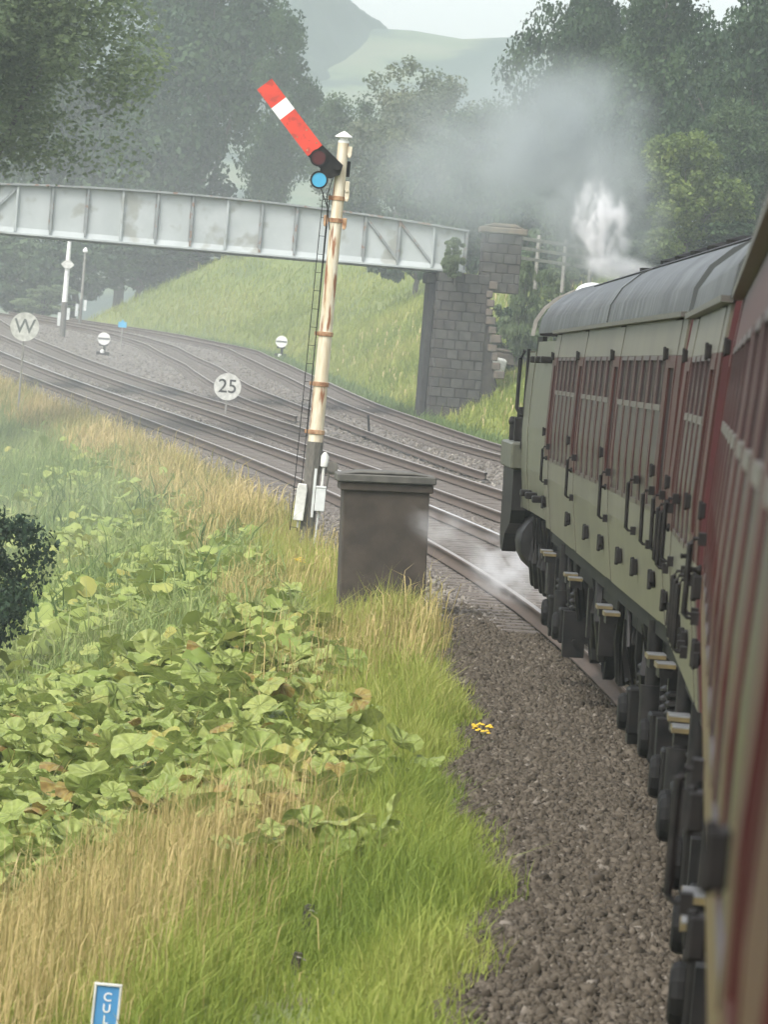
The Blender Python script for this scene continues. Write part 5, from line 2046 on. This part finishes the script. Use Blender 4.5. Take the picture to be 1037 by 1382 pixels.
s, o = scatter(118000, 20, 66, -1.1, 1.2, lambda s, o: np.clip((o - ballast_edge(s) + 0.25) * 4, 0, 1))
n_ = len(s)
stone_field('ballast_stones', 'dark ballast stones of the near shoulder beside the train', s, o, rng.gamma(9, 0.0036, n_) + 0.007,
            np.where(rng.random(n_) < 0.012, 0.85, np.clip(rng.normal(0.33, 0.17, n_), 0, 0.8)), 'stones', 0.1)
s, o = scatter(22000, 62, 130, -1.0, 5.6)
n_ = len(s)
stone_field('ballast_stones', 'paler grey brown ballast beyond the locomotive', s, o, rng.uniform(0.05, 0.09, n_), np.clip(rng.normal(0.4, 0.22, n_), 0, 1), 'stones_pale', 0.05)
s = rng.uniform(120, 290, 20000)
o = -0.9 + (right_edge(s) + 0.9) * rng.random(20000)
n_ = len(s)
stone_field('ballast_stones', 'grey ballast spread between the far tracks', s, o, rng.uniform(0.06, 0.13, n_), np.clip(rng.normal(0.4, 0.25, n_), 0, 1), 'stones_pale', 0.0)

# ------------------------------------------------------------------ air, steam and smoke
def haze_box(dens):
    b = MB()
    b.box(-760, 760, -120, 1120, -8.7, 84)
    m = bpy.data.materials.new('haze')
    m.use_nodes = True
    n = m.node_tree
    n.nodes.remove(n.nodes['Principled BSDF'])
    v = n.nodes.new('ShaderNodeVolumePrincipled')
    v.inputs['Color'].default_value = (0.86, 0.95, 0.96, 1)
    v.inputs['Density'].default_value = dens
    v.inputs['Anisotropy'].default_value = 0.2
    n.links.new(v.outputs[0], n.nodes['Material Output'].inputs['Volume'])
    me = b.mesh('haze', m)
    o = link('haze', me)
    return tag(o, 'pale haze filling the valley air', kind='stuff')


haze_box(0.0006)


def smoke(name, label, loc, radii, dens, color=(0.9, 0.92, 0.93), nscale=1.6, thr=0.40, rot=(0, 0, 0), soft=1.0, detail=4.0, aniso=0.1):
    bm = bmesh.new()
    bmesh.ops.create_icosphere(bm, subdivisions=3, radius=1.0)
    me = bpy.data.meshes.new(name)
    bm.to_mesh(me)
    bm.free()
    m = bpy.data.materials.new(name)
    m.use_nodes = True
    n = m.node_tree
    n.nodes.remove(n.nodes['Principled BSDF'])
    v = n.nodes.new('ShaderNodeVolumePrincipled')
    v.inputs['Color'].default_value = (*color, 1)
    v.inputs['Anisotropy'].default_value = aniso
    tc = n.nodes.new('ShaderNodeTexCoord')
    ln = n.nodes.new('ShaderNodeVectorMath')
    ln.operation = 'LENGTH'
    n.links.new(tc.outputs['Object'], ln.inputs[0])
    mr = n.nodes.new('ShaderNodeMapRange')
    mr.interpolation_type = 'SMOOTHSTEP'
    mr.inputs[1].default_value = 0.97
    mr.inputs[2].default_value = max(0.0, 0.97 - soft)
    mr.inputs[3].default_value = 0.0
    mr.inputs[4].default_value = 1.0
    n.links.new(ln.outputs['Value'], mr.inputs[0])
    nz = n.nodes.new('ShaderNodeTexNoise')
    nz.inputs['Scale'].default_value = nscale
    nz.inputs['Detail'].default_value = detail
    nz.inputs['Distortion'].default_value = 0.6
    n.links.new(tc.outputs['Object'], nz.inputs['Vector'])
    m2 = n.nodes.new('ShaderNodeMapRange')
    m2.inputs[1].default_value = thr
    m2.inputs[2].default_value = thr + 0.3
    n.links.new(nz.outputs['Fac'], m2.inputs[0])
    mu = n.nodes.new('ShaderNodeMath')
    mu.operation = 'MULTIPLY'
    n.links.new(mr.outputs[0], mu.inputs[0])
    n.links.new(m2.outputs[0], mu.inputs[1])
    mk = n.nodes.new('ShaderNodeMath')
    mk.operation = 'MULTIPLY'
    mk.inputs[1].default_value = dens
    n.links.new(mu.outputs[0], mk.inputs[0])
    n.links.new(mk.outputs[0], v.inputs['Density'])
    n.links.new(v.outputs[0], n.nodes['Material Output'].inputs['Volume'])
    me.materials.append(m)
    o = link(name, me, None, loc, rot, radii)
    return tag(o, label, 'smoke' if 'smoke' in name else 'steam', kind='stuff')


smoke('steam_plume', 'dense white steam rising from the locomotive', at(812, 308, 58.6), (0.40, 0.45, 0.68), 22.0, (0.98, 0.98, 0.98), 2.6, 0.47, (0, -0.2, 0), 0.75)
smoke('steam_plume', 'white steam spreading along the locomotive roof', at(838, 362, 59), (0.55, 0.45, 0.2), 6.0, (0.97, 0.97, 0.97), 1.5, 0.36, (0, 0.1, 0), 0.8)
smoke('smoke_plume', 'grey smoke boiling up round the white steam', at(812, 290, 63), (1.05, 0.95, 1.2), 5.0, (0.50, 0.54, 0.54), 1.5, 0.38, (0, -0.3, 0), 0.9)
smoke('smoke_plume', 'grey smoke leaning left above the steam', at(765, 190, 65), (1.45, 1.3, 1.3), 3.6, (0.50, 0.55, 0.56), 1.6, 0.38, (0, -0.7, 0), 0.95)
smoke('smoke_plume', 'thin smoke trailing left over the abutment and trees', at(670, 205, 80), (2.8, 3.0, 1.9), 0.8, (0.58, 0.63, 0.64), 1.6, 0.36, (0, -0.3, 0), 1.0)
smoke('steam_wisp', 'wisps of steam low down beside the locomotive wheels', at(690, 768, 62), (0.8, 1.6, 0.5), 3.4, (0.97, 0.97, 0.97), 2.2, 0.45, (0, 0.3, 0), 0.9)
smoke('steam_wisp', 'faint steam drifting past the hut corner', at(600, 712, 61.5), (0.6, 0.9, 0.35), 1.2, (0.97, 0.97, 0.97), 1.6, 0.42, (0, 0.3, 0), 0.9)
smoke('smoke_drift', 'thin old smoke hanging over the tracks and bridge', at(230, 330, 190), (26, 70, 16), 0.0017, (0.90, 0.93, 0.95), 1.3, 0.30, (0, 0, 0.2), 0.8)
smoke('smoke_drift', 'thin old smoke hanging over the left slope', at(40, 620, 105), (10, 45, 8), 0.0045, (0.90, 0.93, 0.95), 1.2, 0.32, (0, 0, 0.2), 0.8)
